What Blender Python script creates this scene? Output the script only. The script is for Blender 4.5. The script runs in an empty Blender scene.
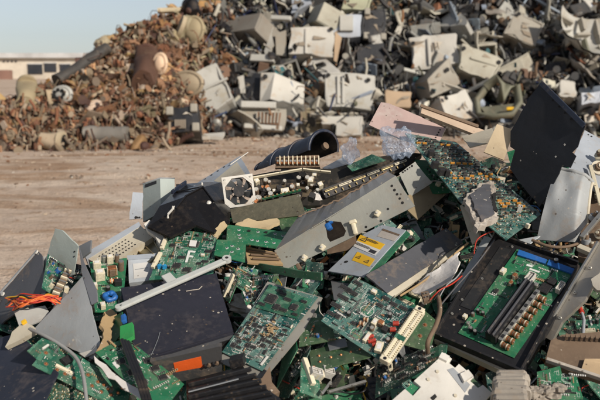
import bpy, bmesh, math, random
from mathutils import Vector, Matrix, noise, Euler
S = bpy.context.scene
COL = S.collection
rnd = random.Random(7)
# ------------------------------------------------------------------ camera
H, FPX, PITCH = 1.2, 824.0, math.radians(8.6)
CAM = Vector((0, 0, H))
cp, sp = math.cos(PITCH), math.sin(PITCH)
FWD, RT, UP = Vector((0, cp, -sp)), Vector((1, 0, 0)), Vector((0, sp, cp))
def ray(x, y): return FWD + RT * ((x - 300) / FPX) + UP * ((200 - y) / FPX)
def P(x, y, d): return CAM + ray(x, y) * d
def D(y): return 1.9 + .003 * (400 - y)                     # depth of the near heap's face
def sstep(a, b, x):
    t = max(0, min(1, (x - a) / (b - a))); return t * t * (3 - 2 * t)
def lerp_tab(tab, x):
    if x <= tab[0][0]: return tab[0][1]
    for (a, b), (c, e) in zip(tab, tab[1:]):
        if x <= c: return b + (e - b) * (x - a) / (c - a)
    return tab[-1][1]
def DB(x, y):                                               # depth of the far heap's face
    k = sstep(165, 235, x)
    return (13.7 + (148 - y) * .03) * (1 - k) + (16.5 + (135 - y) * .0165) * k
cam = bpy.data.cameras.new('camera'); co = bpy.data.objects.new('camera', cam); COL.objects.link(co)
co.location = CAM; co.rotation_euler = (math.pi / 2 - PITCH, 0, 0)
cam.sensor_width = 36; cam.lens = 36 * FPX / 600; cam.clip_end = 6000; cam.clip_start = .05
cam.dof.use_dof = True; cam.dof.focus_distance = 2.35; cam.dof.aperture_fstop = 6.3
S.camera = co
# ------------------------------------------------------------------ light
SUN_EL, SUN_AZ = math.radians(27), math.atan2(.66, -.75)
sd = Vector((math.sin(SUN_AZ) * math.cos(SUN_EL), math.cos(SUN_AZ) * math.cos(SUN_EL), math.sin(SUN_EL)))
sl = bpy.data.lights.new('sun', 'SUN'); so = bpy.data.objects.new('sun', sl); COL.objects.link(so)
sl.energy = 4.1; sl.angle = math.radians(1.3); sl.color = (1, .9, .77)
so.rotation_euler = (-sd).to_track_quat('-Z', 'Y').to_euler(); so.location = sd * 30
W = bpy.data.worlds.new('World'); S.world = W; W.use_nodes = True
nt = W.node_tree; sky = nt.nodes.new('ShaderNodeTexSky'); sky.sky_type = 'NISHITA'; sky.sun_disc = False
sky.sun_elevation = SUN_EL; sky.sun_rotation = SUN_AZ; sky.air_density = 1.0; sky.dust_density = .4; sky.ozone_density = 5
bg = next(n for n in nt.nodes if n.type == 'BACKGROUND'); hz = nt.nodes.new('ShaderNodeHueSaturation'); hz.inputs['Saturation'].default_value = .44; nt.links.new(sky.outputs[0], hz.inputs['Color']); nt.links.new(hz.outputs[0], bg.inputs[0]); bg.inputs[1].default_value = .078
S.view_settings.view_transform = 'Standard'; S.view_settings.look = 'None'; S.view_settings.exposure = .2; S.view_settings.gamma = 1
S.cycles.max_bounces = 6; S.cycles.transparent_max_bounces = 10; S.cycles.sample_clamp_indirect = 4
# ------------------------------------------------------------------ materials
class N:
    def __init__(s, name):
        s.m = bpy.data.materials.new(name); s.m.use_nodes = True; s.t = s.m.node_tree; s.b = s.t.nodes['Principled BSDF']
        s.tc = s.t.nodes.new('ShaderNodeTexCoord').outputs['Object']
    def n(s, ty, **kw):
        x = s.t.nodes.new(ty)
        for k, v in kw.items(): setattr(x, k, v)
        return x
    def l(s, a, b): s.t.links.new(a, b)
    def noise(s, scale, detail=4, rough=.6, vec=None, dist=0):
        x = s.n('ShaderNodeTexNoise'); x.inputs['Scale'].default_value = scale; x.inputs['Detail'].default_value = detail
        x.inputs['Roughness'].default_value = rough; x.inputs['Distortion'].default_value = dist
        s.l(vec or s.tc, x.inputs['Vector']); return x.outputs['Fac']
    def ramp(s, f, a, b):
        x = s.n('ShaderNodeMapRange'); x.inputs[1].default_value = a; x.inputs[2].default_value = b; x.clamp = True
        s.l(f, x.inputs[0]); return x.outputs[0]
    def math(s, op, a, b=0):
        x = s.n('ShaderNodeMath', operation=op)
        for i, v in enumerate((a, b)):
            if isinstance(v, (int, float)): x.inputs[i].default_value = v
            else: s.l(v, x.inputs[i])
        return x.outputs[0]
    def mix(s, f, a, b):
        x = s.n('ShaderNodeMix', data_type='RGBA')
        for sock, v in ((x.inputs[0], f), (x.inputs[6], a), (x.inputs[7], b)):
            if isinstance(v, (int, float)): sock.default_value = v
            elif isinstance(v, tuple): sock.default_value = (*v, 1)
            else: s.l(v, sock)
        return x.outputs[2]
    def scaled(s, v):
        x = s.n('ShaderNodeMapping'); x.inputs['Scale'].default_value = v; s.l(s.tc, x.inputs[0]); return x.outputs[0]
    def bump(s, h, strength, dist):
        x = s.n('ShaderNodeBump'); x.inputs['Strength'].default_value = strength; x.inputs['Distance'].default_value = dist
        s.l(h, x.inputs['Height']); s.l(x.outputs[0], s.b.inputs['Normal'])
    def col(s, c): s.l(c, s.b.inputs['Base Color'])
DUST = (.29, .21, .14)
MATS = {}
def mat(key, c=None, rough=.55, metal=0, dirt=.35, sc=1.0, dcol=DUST, bump=.35, vary=0):
    if key in MATS: return MATS[key]
    n = N(key)
    f1 = n.noise(9 / sc, 6, .7, dist=.4); f2 = n.noise(60 / sc, 3, .6)
    k = n.ramp(n.math('ADD', n.math('MULTIPLY', f1, .75), n.math('MULTIPLY', f2, .35)), .56, .75)
    k = n.math('MULTIPLY', k, dirt)
    dark = tuple(x * .72 for x in c)
    base = n.mix(n.ramp(n.noise(4 / sc, 3), .35, .65), c, dark)
    if vary:
        oi = n.n('ShaderNodeObjectInfo'); hs = n.n('ShaderNodeHueSaturation')
        n.l(n.math('ADD', n.math('MULTIPLY', oi.outputs['Random'], vary), 1 - vary / 2), hs.inputs['Value'])
        n.l(n.math('ADD', n.math('MULTIPLY', n.math('FRACT', n.math('MULTIPLY', oi.outputs['Random'], 37.7)), .04), .48), hs.inputs['Hue'])
        n.l(base, hs.inputs['Color']); base = hs.outputs[0]
    base = n.mix(k, base, dcol)
    if dirt and sc < 3:
        vo = n.n('ShaderNodeTexVoronoi'); vo.inputs['Scale'].default_value = 95 / sc; n.l(n.tc, vo.inputs['Vector'])
        s5 = n.n('ShaderNodeSeparateColor'); n.l(vo.outputs['Color'], s5.inputs[0])
        sp = n.math('MULTIPLY', n.math('LESS_THAN', vo.outputs['Distance'], n.math('MULTIPLY', s5.outputs[1], .32)), n.math('LESS_THAN', s5.outputs[0], dirt * .4))
        base = n.mix(n.math('MULTIPLY', sp, .75), base, n.mix(n.math('GREATER_THAN', s5.outputs[2], .6), (.09, .065, .045), (.5, .45, .38)))
        st = n.noise(5 / sc, 5, .75, n.scaled((1, 6, 1)), .2)
        base = n.mix(n.math('MULTIPLY', n.ramp(st, .6, .68), dirt * .5), base, tuple(min(1, x * 1.5 + .04) for x in c))
    n.col(base)
    # scattered dark specks and scratches
    n.b.inputs['Metallic'].default_value = metal
    n.l(n.math('ADD', rough - .08, n.math('MULTIPLY', n.math('ADD', f2, k), .25)), n.b.inputs['Roughness'])
    if bump: n.bump(n.math('ADD', f1, n.math('MULTIPLY', f2, .35)), bump, .004 * sc)
    MATS[key] = n.m; return n.m
def pcb(key, c, tr, pad=.5, sc=1.0, dirt=.3, padcol=(.42, .42, .36)):
    """solder mask with etched tracks running in blocks, vias and a film of dust"""
    n = N(key)
    vo = n.n('ShaderNodeTexVoronoi', distance='CHEBYCHEV'); vo.inputs['Scale'].default_value = 45 / sc; n.l(n.tc, vo.inputs['Vector'])
    sep = n.n('ShaderNodeSeparateXYZ'); n.l(n.tc, sep.inputs[0]); sc2 = n.n('ShaderNodeSeparateColor'); n.l(vo.outputs['Color'], sc2.inputs[0])
    pick = n.math('GREATER_THAN', sc2.outputs[0], .5)
    cx = n.math('ADD', n.math('MULTIPLY', sep.outputs[0], n.math('SUBTRACT', 1, pick)), n.math('MULTIPLY', sep.outputs[1], pick))
    line = n.math('LESS_THAN', n.math('FRACT', n.math('MULTIPLY', cx, 420 / sc)), .42)
    line = n.math('MULTIPLY', line, n.math('GREATER_THAN', sc2.outputs[1], .38))
    v2 = n.n('ShaderNodeTexVoronoi'); v2.inputs['Scale'].default_value = 170 / sc; v2.inputs['Randomness'].default_value = .55; n.l(n.tc, v2.inputs['Vector'])
    s3 = n.n('ShaderNodeSeparateColor'); n.l(v2.outputs['Color'], s3.inputs[0])
    via = n.math('MULTIPLY', n.math('LESS_THAN', v2.outputs['Distance'], .24), n.math('LESS_THAN', s3.outputs[0], pad))
    base = n.mix(line, c, tr); base = n.mix(via, base, padcol)
    d1 = n.noise(14 / sc, 6, .7, dist=.5); d2 = n.noise(90 / sc, 2)
    k = n.math('MULTIPLY', n.ramp(n.math('ADD', n.math('MULTIPLY', d1, .8), n.math('MULTIPLY', d2, .3)), .5, .78), dirt)
    n.col(n.mix(k, base, (.27, .23, .17)))
    n.l(n.math('ADD', .3, n.math('MULTIPLY', k, .9)), n.b.inputs['Roughness'])
    n.bump(n.math('ADD', n.math('MULTIPLY', line, .3), via), .4, .0006 * sc)
    MATS[key] = n.m; return n.m
BLACK = mat('black plastic', (.014, .014, .016), .42, dirt=.22)
CHIP = mat('chip resin', (.02, .021, .023), .5, dirt=.25, bump=.1)
TIN = mat('tinned metal', (.55, .54, .5), .38, .85, .3)
STEEL = mat('grey sheet steel', (.28, .295, .31), .42, .55, .3)
ZINC = mat('dull zinc sheet', (.36, .38, .39), .62, .1, .6)
ALU = mat('warm grey painted steel', (.36, .365, .33), .5, .15, .4)
GREY = mat('grey paint', (.3, .32, .34), .5, 0, .35)
DGREY = mat('slate grey paint', (.085, .088, .1), .55, 0, .5)
NAVY = mat('navy paint', (.022, .027, .046), .6, 0, .5, dcol=(.16, .13, .12))
FLNG = mat('flange steel tinted for shade', (.19, .21, .25), .5, .2, .6)  # chassis flange tone, darkened and blued to paint in its shade
CHARC = mat('charcoal paint', (.02, .021, .034), .6, 0, .4, dcol=(.11, .09, .085))
NAVYP = mat('navy plastic', (.02, .028, .052), .4, 0, .35)
CREAM = mat('cream plastic', (.56, .51, .4), .5, 0, .55)
WHITE = mat('white plastic', (.64, .62, .57), .45, 0, .45)
IVORY = mat('ivory connector plastic', (.74, .67, .5), .5, 0, .2)
BLUEGREY = mat('blue grey sheet and shade tint', (.42, .46, .51), .5, .1, .35)  # tray's own blue grey; also paints bluish shade on left-facing sheets
LGREY = mat('pale grey green plastic', (.36, .41, .39), .5, 0, .35)
PINK = mat('faded pink panel', (.52, .38, .35), .6, 0, .9, dcol=(.5, .44, .4))
ORANGE = mat('orange label', (.85, .13, .02), .5, 0, .2)
YELLOW = mat('yellow label', (.85, .5, .02), .5, 0, .12, bump=.05)
LABW = mat('white label', (.7, .69, .66), .5, 0, .2, bump=.05)
INK = mat('printing ink', (.03, .03, .035), .6, 0, 0, bump=0)
SILK = mat('white silkscreen', (.72, .74, .7), .6, 0, .1, bump=0)
HOLE0 = mat('punched hole', (.012, .012, .012), .8, 0, 0, bump=0)
COPPER = mat('copper', (.6, .24, .1), .35, .8, .25)
BRASS = mat('dull brass', (.36, .28, .14), .4, .8, .45)
GOLD = mat('tarnished metal', (.3, .27, .18), .28, .85, .4)
BLUE = mat('blue plastic', (.02, .13, .42), .4, 0, .2)
CYAN = mat('bright blue ceramic', (.02, .27, .55), .4, 0, .15)
RED = mat('red insulation', (.5, .04, .02), .45, 0, .2)
ORW = mat('orange insulation', (.75, .16, .03), .45, 0, .2)
LIME = mat('bright green plastic', (.04, .36, .09), .4, 0, .2)
TEALP = mat('teal plastic', (.02, .1, .12), .45, 0, .3)
TAN = mat('tan fibreboard', (.42, .29, .15), .8, 0, .5)
BROWN = mat('brown dusty plastic', (.17, .115, .075), .75, 0, .6)
FOAM = mat('crumbling pale foam', (.42, .38, .33), .9, 0, .6, dcol=(.22, .15, .11), bump=.8)
HOSE = mat('dusty ridged rubber', (.36, .32, .27), .85, 0, .6, bump=.5)
CABLE = mat('grey cable', (.33, .33, .32), .5, 0, .3)
PAPER = mat('white torn card', (.7, .67, .64), .85, 0, .4)
G1 = pcb('green solder mask', (.012, .088, .054), (.10, .27, .18), dirt=.42)
G2 = pcb('teal solder mask', (.010, .07, .064), (.15, .29, .25), .6, dirt=.45)
G3 = pcb('bright green solder mask', (.018, .135, .062), (.03, .19, .095), .2, dirt=.38)
G4 = pcb('olive green solder mask', (.04, .085, .042), (.08, .15, .07), .2)
G6 = pcb('brown phenolic board', (.13, .075, .03), (.2, .13, .06), .5, dirt=.4)
G5 = pcb('dark green solder mask', (.006, .05, .035), (.02, .1, .07), .85, .7, padcol=(.4, .42, .25))
PCBS = [G1, G2, G3, G4, G5, G1, G2, G6, G5, G4]
def clear_mat():
    n = N('clear crumpled film'); n.b.inputs['Base Color'].default_value = (.34, .42, .55, 1); n.b.inputs['Roughness'].default_value = .12
    n.l(n.math('ADD', .12, n.math('MULTIPLY', n.ramp(n.noise(14, 4), .35, .75), .45)), n.b.inputs['Alpha']); n.bump(n.noise(45, 4), .8, .01)
    n.b.inputs['Specular IOR Level'].default_value = .9
    return n.m
CLEAR = clear_mat()
# ------------------------------------------------------------------ mesh builder
class MB:
    def __init__(s): s.v, s.f, s.mi, s.sm, s.mats = [], [], [], [], []
    def _m(s, m):
        if m not in s.mats: s.mats.append(m)
        return s.mats.index(m)
    def add(s, vs, fs, m, smooth=False, M=None):
        o = len(s.v); k = s._m(m)
        s.v += [tuple(M @ Vector(v)) if M else tuple(v) for v in vs]
        for f in fs: s.f.append([o + i for i in f]); s.mi.append(k); s.sm.append(smooth)
        return s
    def box(s, c, sz, m, M=None, bev=0, taper=1):
        x, y, z = (q / 2 for q in sz)
        if bev:
            b = min(bev, x * .9, y * .9, z * .9)
            bm = bmesh.new(); bmesh.ops.create_cube(bm, size=1)
            for v in bm.verts: v.co = Vector((v.co.x * 2 * x, v.co.y * 2 * y, v.co.z * 2 * z))
            bmesh.ops.bevel(bm, geom=bm.edges[:], offset=b, segments=2, affect='EDGES', profile=.6)
            bm.verts.index_update()
            T = Matrix.Translation(c)
            s.add([T @ v.co for v in bm.verts], [[v.index for v in f.verts] for f in bm.faces], m, False, M); bm.free(); return s
        vs = [(c[0] + a * x * (taper if d > 0 else 1), c[1] + b * y * (taper if d > 0 else 1), c[2] + d * z) for d in (-1, 1) for a, b in ((-1, -1), (1, -1), (1, 1), (-1, 1))]
        return s.add(vs, [[3, 2, 1, 0], [4, 5, 6, 7], [0, 1, 5, 4], [1, 2, 6, 5], [2, 3, 7, 6], [3, 0, 4, 7]], m, False, M)
    def tube(s, pts, r, m, seg=8, cap=True, M=None, r1=None, flat=1):
        pts = [Vector(p) for p in pts]; n = len(pts); vs = []
        t0 = (pts[1] - pts[0]).normalized(); a = t0.orthogonal().normalized()
        for i, p in enumerate(pts):
            t = (pts[min(i + 1, n - 1)] - pts[max(i - 1, 0)]).normalized()
            a = (a - t * a.dot(t)).normalized(); b = t.cross(a)
            rr = r if r1 is None else r + (r1 - r) * i / (n - 1)
            if callable(r): rr = r(i / (n - 1))
            for k in range(seg):
                th = 2 * math.pi * k / seg; vs.append(p + (a * math.cos(th) + b * math.sin(th) * flat) * rr)
        fs = [[i * seg + k, i * seg + (k + 1) % seg, (i + 1) * seg + (k + 1) % seg, (i + 1) * seg + k] for i in range(n - 1) for k in range(seg)]
        s.add(vs, fs, m, True, M)
        if cap:
            s.add(vs[:seg], [list(range(seg))[::-1]], m, False, M); s.add(vs[-seg:], [list(range(seg))], m, False, M)
        return s
    def cyl(s, c, r, h, m, seg=16, M=None, r1=None):       # upright, base at c
        return s.tube([c, (c[0], c[1], c[2] + h)], r, m, seg, True, M, r1)
    def plate(s, poly, t, m, L=.05, warp=None, rag=0, z=0, M=None, edge=None, seed=0, ragk=60):
        """flat outline of any shape, cut fine enough to be dented, then thickened downwards"""
        bm = bmesh.new(); f = bm.faces.new([bm.verts.new((p[0], p[1], 0)) for p in poly])
        if f.normal.z < 0 or sum(poly[i - 1][0] * poly[i][1] - poly[i][0] * poly[i - 1][1] for i in range(len(poly))) < 0: bmesh.ops.reverse_faces(bm, faces=bm.faces[:])
        bmesh.ops.triangulate(bm, faces=bm.faces[:])
        for _ in range(4):
            e = [e for e in bm.edges if e.calc_length() > L]
            if not e or len(bm.verts) > 1200: break
            bmesh.ops.subdivide_edges(bm, edges=e, cuts=1); bmesh.ops.triangulate(bm, faces=[f for f in bm.faces if len(f.verts) > 3])
        bm.verts.index_update(); bm.edges.index_update()
        nv = len(bm.verts); vs = []
        for v in bm.verts:
            x, y = v.co.x, v.co.y
            if rag and v.is_boundary:
                x += rag * noise.noise((x * ragk, y * ragk, seed)); y += rag * noise.noise((x * ragk, y * ragk, seed + 9))
            vs.append((x, y, z + (warp(v.co.x, v.co.y) if warp else 0)))
        vs += [(a, b, c - t) for a, b, c in vs]
        top = [[v.index for v in f.verts] for f in bm.faces]
        fs = top + [[i + nv for i in f[::-1]] for f in top]
        side = [[l.edge.verts[0].index, l.edge.verts[1].index] if False else [l.vert.index, l.link_loop_next.vert.index] for f in bm.faces for l in f.loops if l.edge.is_boundary]
        bm.free()
        s.add(vs, fs, m, False, M)
        s.add(vs, [[b, a, a + nv, b + nv] for a, b in side], edge or m, False, M)
        return s
    def sheet(s, nu, nv, fn, m, smooth=True, M=None, t=0):
        vs = [Vector(fn(i / nu, j / nv)) for j in range(nv + 1) for i in range(nu + 1)]
        fs = [[j * (nu + 1) + i, j * (nu + 1) + i + 1, (j + 1) * (nu + 1) + i + 1, (j + 1) * (nu + 1) + i] for j in range(nv) for i in range(nu)]
        return s.add(vs, fs, m, smooth, M)
    def mesh(s, name):
        me = bpy.data.meshes.new(name); me.from_pydata(s.v, [], s.f)
        for m in s.mats: me.materials.append(m)
        me.polygons.foreach_set('material_index', s.mi); me.polygons.foreach_set('use_smooth', s.sm); me.update(); return me
def put(name, me, parent=None, M=None, label=None, cat=None, group=None, kind=None):
    if isinstance(me, MB): me = me.mesh(name)
    o = bpy.data.objects.new(name, me); COL.objects.link(o)
    if parent: o.parent = parent
    if M is not None: o.matrix_local = M
    for k, v in (('label', label), ('category', cat), ('group', group), ('kind', kind)):
        if v: o[k] = v
    return o
def warpf(amp, k=9, seed=0): return lambda x, y: amp * noise.noise((x * k + seed, y * k, seed * 1.7))
# ------------------------------------------------------------------ frames: a plane in the heap carrying a thing
HEAPN = Vector((0, -.44, .9)).normalized()
class Frame:
    def __init__(s, c, d, prior=None, w=.5):
        prior = (prior or HEAPN).normalized()
        cx = sum(p[0] for p in c) / 4; cy = sum(p[1] for p in c) / 4; s.C = P(cx, cy, d)
        rays = [ray(*p) for p in c]; vc = -(ray(cx, cy)).normalized()
        a = vc.orthogonal().normalized(); b = vc.cross(a); best = None
        for i in range(1, 13):
            th = math.radians(i * 5.6)
            for j in range(24):
                ph = j * math.pi / 12
                n = vc * math.cos(th) + (a * math.cos(ph) + b * math.sin(ph)) * math.sin(th)
                pts = s.hit(rays, n)
                if not pts: continue
                e = [pts[(k + 1) % 4] - pts[k] for k in range(4)]; L = [q.length for q in e]
                cost = sum((e[k].dot(e[(k + 1) % 4]) / (L[k] * L[(k + 1) % 4])) ** 2 for k in range(4)) * .5
                cost += math.log(L[0] / L[2]) ** 2 + math.log(L[1] / L[3]) ** 2 + w * (1 - n.dot(prior))
                if best is None or cost < best[0]: best = (cost, n, pts)
        s.n, s.p = best[1], best[2]
        s.ex = ((s.p[1] - s.p[0]) + (s.p[2] - s.p[3])).normalized(); s.ex = (s.ex - s.n * s.ex.dot(s.n)).normalized(); s.ey = s.n.cross(s.ex)
        s.M = Matrix.Translation(s.C) @ Matrix((s.ex, s.ey, s.n)).transposed().to_4x4(); s.I = s.M.inverted()
        s.q = [s.I @ p for p in s.p]
        s.W = ((s.p[1] - s.p[0]).length + (s.p[2] - s.p[3]).length) / 2; s.Hh = ((s.p[3] - s.p[0]).length + (s.p[2] - s.p[1]).length) / 2
    def hit(s, rays, n):
        k = (s.C - CAM).dot(n); out = []
        for r in rays:
            q = r.dot(n)
            if q > -.12 * r.length: return None
            out.append(CAM + r * (k / q))
        return out
    def uv(s, u, v, h=0):
        q = s.q; p = (q[0] * (1 - u) + q[1] * u) * (1 - v) + (q[3] * (1 - u) + q[2] * u) * v
        return Vector((p.x, p.y, h))
    def px(s, x, y, h=0):                                       # a point of the plane, local
        k = (s.C - CAM).dot(s.n); r = ray(x, y); p = s.I @ (CAM + r * (k / r.dot(s.n))); return Vector((p.x, p.y, h))
def cen(c): return sum(p[1] for p in c) / len(c)
def place(name, label, cat, c, lift, m, t=.002, poly=None, warp=0, rag=0, L=.04, prior=None, w=.5, edge=None, group=None, d=None, k=9, ridged=False):
    """a plate or board whose corners lie at the given places on the near heap"""
    F = Frame(c, (D(cen(c)) if d is None else d) - lift, prior, w)
    pts = [F.px(*p) for p in (poly or c)]
    seed = rnd.random() * 50
    if cat in ('sheet', 'plate', 'panel', 'case') and not rag: rag = .0022; L = min(L, .016)
    mb = MB().plate([(p.x, p.y) for p in pts], t, m, L, (warpf(warp, k, seed) if not ridged else (lambda x, y: warp * (abs(((x * .8 + y * .6) * 11) % 2 - 1) + .7 * abs(((x * .5 - y * .86) * 17 + .3) % 2 - 1) + .5 * abs(((x * .99 + y * .2) * 27) % 2 - 1) - .9))) if warp else None, rag, edge=edge, seed=seed)
    o = put(name, mb, None, F.M, label, cat, group)
    if cat in ('sheet', 'chassis', 'plate', 'panel') and warp:
        r = R_(int(seed * 99)); a, b = r.choice(((0, 1), (1, 2), (2, 3)))
        for i in range(r.randint(2, 5)):
            p = F.q[a].lerp(F.q[b], .15 + i * .16).lerp((F.q[0] + F.q[1] + F.q[2] + F.q[3]) / 4, .12); put('screw_hole', MB().cyl((0, 0, 0), r.uniform(.002, .004), .0006, HOLE0, 10), o, Matrix.Translation((p.x, p.y, warp * .4)))
    return o, F
R_ = random.Random
# ------------------------------------------------------------------ electronic components (shared meshes, unit size)
def protos():
    p = {}
    b = MB().box((0, 0, .55), (.96, .74, .8), CHIP, bev=.04)
    for i in range(8):
        for sgn in (-1, 1): b.box((-.42 + i * .12, sgn * .43, .3), (.05, .14, .6), TIN)
    p['chip'] = b.mesh('chip')
    b = MB().box((0, 0, .6), (.8, .8, .7), CHIP, bev=.04)
    for i in range(8):
        for sgn in (-1, 1):
            b.box((-.35 + i * .1, sgn * .45, .25), (.05, .1, .5), TIN); b.box((sgn * .45, -.35 + i * .1, .25), (.1, .05, .5), TIN)
    b.box((-.3, .3, .96), (.06, .06, .03), LABW)
    p['quad'] = b.mesh('quad_chip')
    for key, m in (('capk', BLACK), ('capb', BLUE), ('capt', TIN), ('capo', BROWN)):
        p[key] = MB().cyl((0, 0, 0), .5, .92, m, 14).cyl((0, 0, .92), .4, .08, TIN, 14).mesh('capacitor')
    p['disc'] = MB().tube([(0, -.3, .5), (0, .3, .5)], .5, CYAN, 16).tube([(-.15, 0, 0), (-.15, 0, .3)], .06, TIN, 6).mesh('disc_capacitor')
    b = MB().tube([(-.5, 0, .5), (.5, 0, .5)], .08, TIN, 6).tube([(-.3, 0, .5), (-.2, 0, .5), (.2, 0, .5), (.3, 0, .5)], .42, TAN, 8)
    for x, m in ((-.16, RED), (0, BLACK), (.13, ORANGE)): b.tube([(x - .03, 0, .5), (x + .03, 0, .5)], .45, m, 8)
    p['res'] = b.mesh('resistor')
    p['coil'] = None
    b = MB()
    for i in range(6): b.tube([(-.5 + i / 6, 0, .5), (-.5 + i / 6 + .13, 0, .5)], .5 if i not in (2, 3) else .42, (COPPER, IVORY, COPPER, BROWN, COPPER, IVORY)[i], 10)
    p['coil'] = b.tube([(-.6, 0, .5), (.6, 0, .5)], .2, TIN, 6).mesh('coil')
    b = MB()
    for i in range(6): b.tube([(-.5 + i / 6, 0, .5), (-.5 + i / 6 + .13, 0, .5)], .5, RED, 10)
    p['redcoil'] = b.tube([(-.6, 0, .5), (.6, 0, .5)], .2, TIN, 6).mesh('coil')
    for key, m in (('conn', IVORY), ('connb', BLACK), ('conng', LIME), ('connw', WHITE)):
        b = MB().box((0, 0, .4), (1, 1, .8), m, bev=.03)
        for y in (-.5 + .06, .5 - .06): b.box((0, y, .9), (1, .12, .2), m)
        for x in (-.47, .47): b.box((x, 0, .9), (.06, .76, .2), m)
        for i in range(10):
            for y in (-.16, .16): b.box((-.4 + i * .089, y, .815), (.035, .16, .03), BLACK if m is not BLACK else BRASS)
        p[key] = b.mesh('connector')
    b = MB().box((0, 0, .2), (1, .8, .4), BLACK)
    for i in range(12): b.box((-.46 + i * .083, 0, .7), (.025, .2, .6), BRASS)
    p['pins'] = b.mesh('pin_header')
    b = MB().box((0, 0, .1), (1, 1, .2), BLACK)
    for i in range(7): b.box((-.45 + i * .15, 0, .6), (.06, 1, .8), BLACK)
    p['sink'] = b.mesh('heat_sink')
    p['block'] = MB().box((0, 0, .5), (1, 1, 1), IVORY, bev=.06).box((0, 0, 1.01), (.6, .6, .04), LABW).mesh('relay')
    p['blockk'] = MB().box((0, 0, .5), (1, 1, 1), BLACK, bev=.06).mesh('relay')
    b = MB().box((0, 0, .5), (.6, 1, .8), BROWN, bev=.05).box((0, 0, .5), (1, .55, .9), IVORY, bev=.08).box((0, 0, .5), (.85, .6, .97), COPPER, bev=.05)
    p['trafo'] = b.mesh('transformer')
    p['screw'] = MB().cyl((0, 0, 0), .5, .6, TIN, 10, r1=.4).box((0, 0, .6), (.7, .12, .06), BLACK).mesh('screw')
    p['can'] = MB().box((0, 0, .5), (1, .5, 1), TIN, bev=.15).mesh('crystal_can')
    return p
PR = protos()
PNAME = dict(chip='chip', quad='chip', capk='capacitor', capb='capacitor', capt='capacitor', capo='capacitor', disc='disc_capacitor', res='resistor', coil='coil', redcoil='coil',
             conn='connector', connb='connector', conng='connector', connw='connector', pins='pin_header', sink='heat_sink', block='relay', blockk='relay', trafo='transformer', screw='screw', can='crystal_can')
def comp(root, F, kind, loc, sz, rot=0, tilt=0, name=None):
    loc = F.uv(*loc) if len(loc) == 2 else Vector(loc)
    M = Matrix.Translation(loc + Vector((0, 0, .0004))) @ Euler((tilt, 0, rot)).to_matrix().to_4x4() @ Matrix.Diagonal((*sz, 1))
    return put(name or PNAME[kind], PR[kind], root, M)
def smd(root, F, r, n, area=(.04, .04, .96, .96), big=1.0, avoid=()):
    """the rice-grain parts between the chips"""
    n = int(n * 1.9); b = MB(); ms = [CHIP, TAN, TIN, WHITE, TIN, BROWN, CHIP, TIN, LABW]
    rows = [(r.uniform(area[0], area[2]), r.uniform(area[1], area[3]), r.choice((0, 1)), r.choice(ms)) for _ in range(max(4, n // 5))]
    for u, v, o, m in rows:
        if any(a[0] < u < a[2] and a[1] < v < a[3] for a in avoid): continue
        k = r.randint(2, 8); p = F.uv(u, v); q = r.uniform(.0012, .0028) * big; ht = q * r.uniform(.5, 1.6)
        for i in range(k):
            x, y = p.x + (0 if o else i * q * 1.9), p.y + (i * q * 1.9 if o else 0)
            b.box((x, y, ht / 2), (q * (1.6 if o else 1), q * (1 if o else 1.6), ht), m)
            if m is TAN or m is CHIP:
                b.box((x + (q * .9 if o else 0), y + (0 if o else q * .9), ht * .45), (q * .35 if o else q, q if o else q * .35, ht * .9), TIN)
    for _ in range(n // 5):                                     # silkscreen lettering specks
        p = F.uv(r.uniform(area[0], area[2]), r.uniform(area[1], area[3])); a = r.random() < .5
        for k in range(r.randint(2, 6)): b.box((p.x + (k * .0016 if a else 0), p.y + (0 if a else k * .0016), .00015), (.0009, .0009, .0003), SILK)
    for _ in range(n // 14):                                    # silkscreen rings and boxes
        p = F.uv(r.uniform(area[0], area[2]), r.uniform(area[1], area[3])); w, h = r.uniform(.004, .012), r.uniform(.004, .012)
        for dx, dy, sx, sy in ((0, h / 2, w, .0005), (0, -h / 2, w, .0005), (w / 2, 0, .0005, h), (-w / 2, 0, .0005, h)):
            b.box((p.x + dx, p.y + dy, .00015), (sx, sy, .0003), SILK)
    return put('small_components', b, root, None, kind='stuff')
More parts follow.
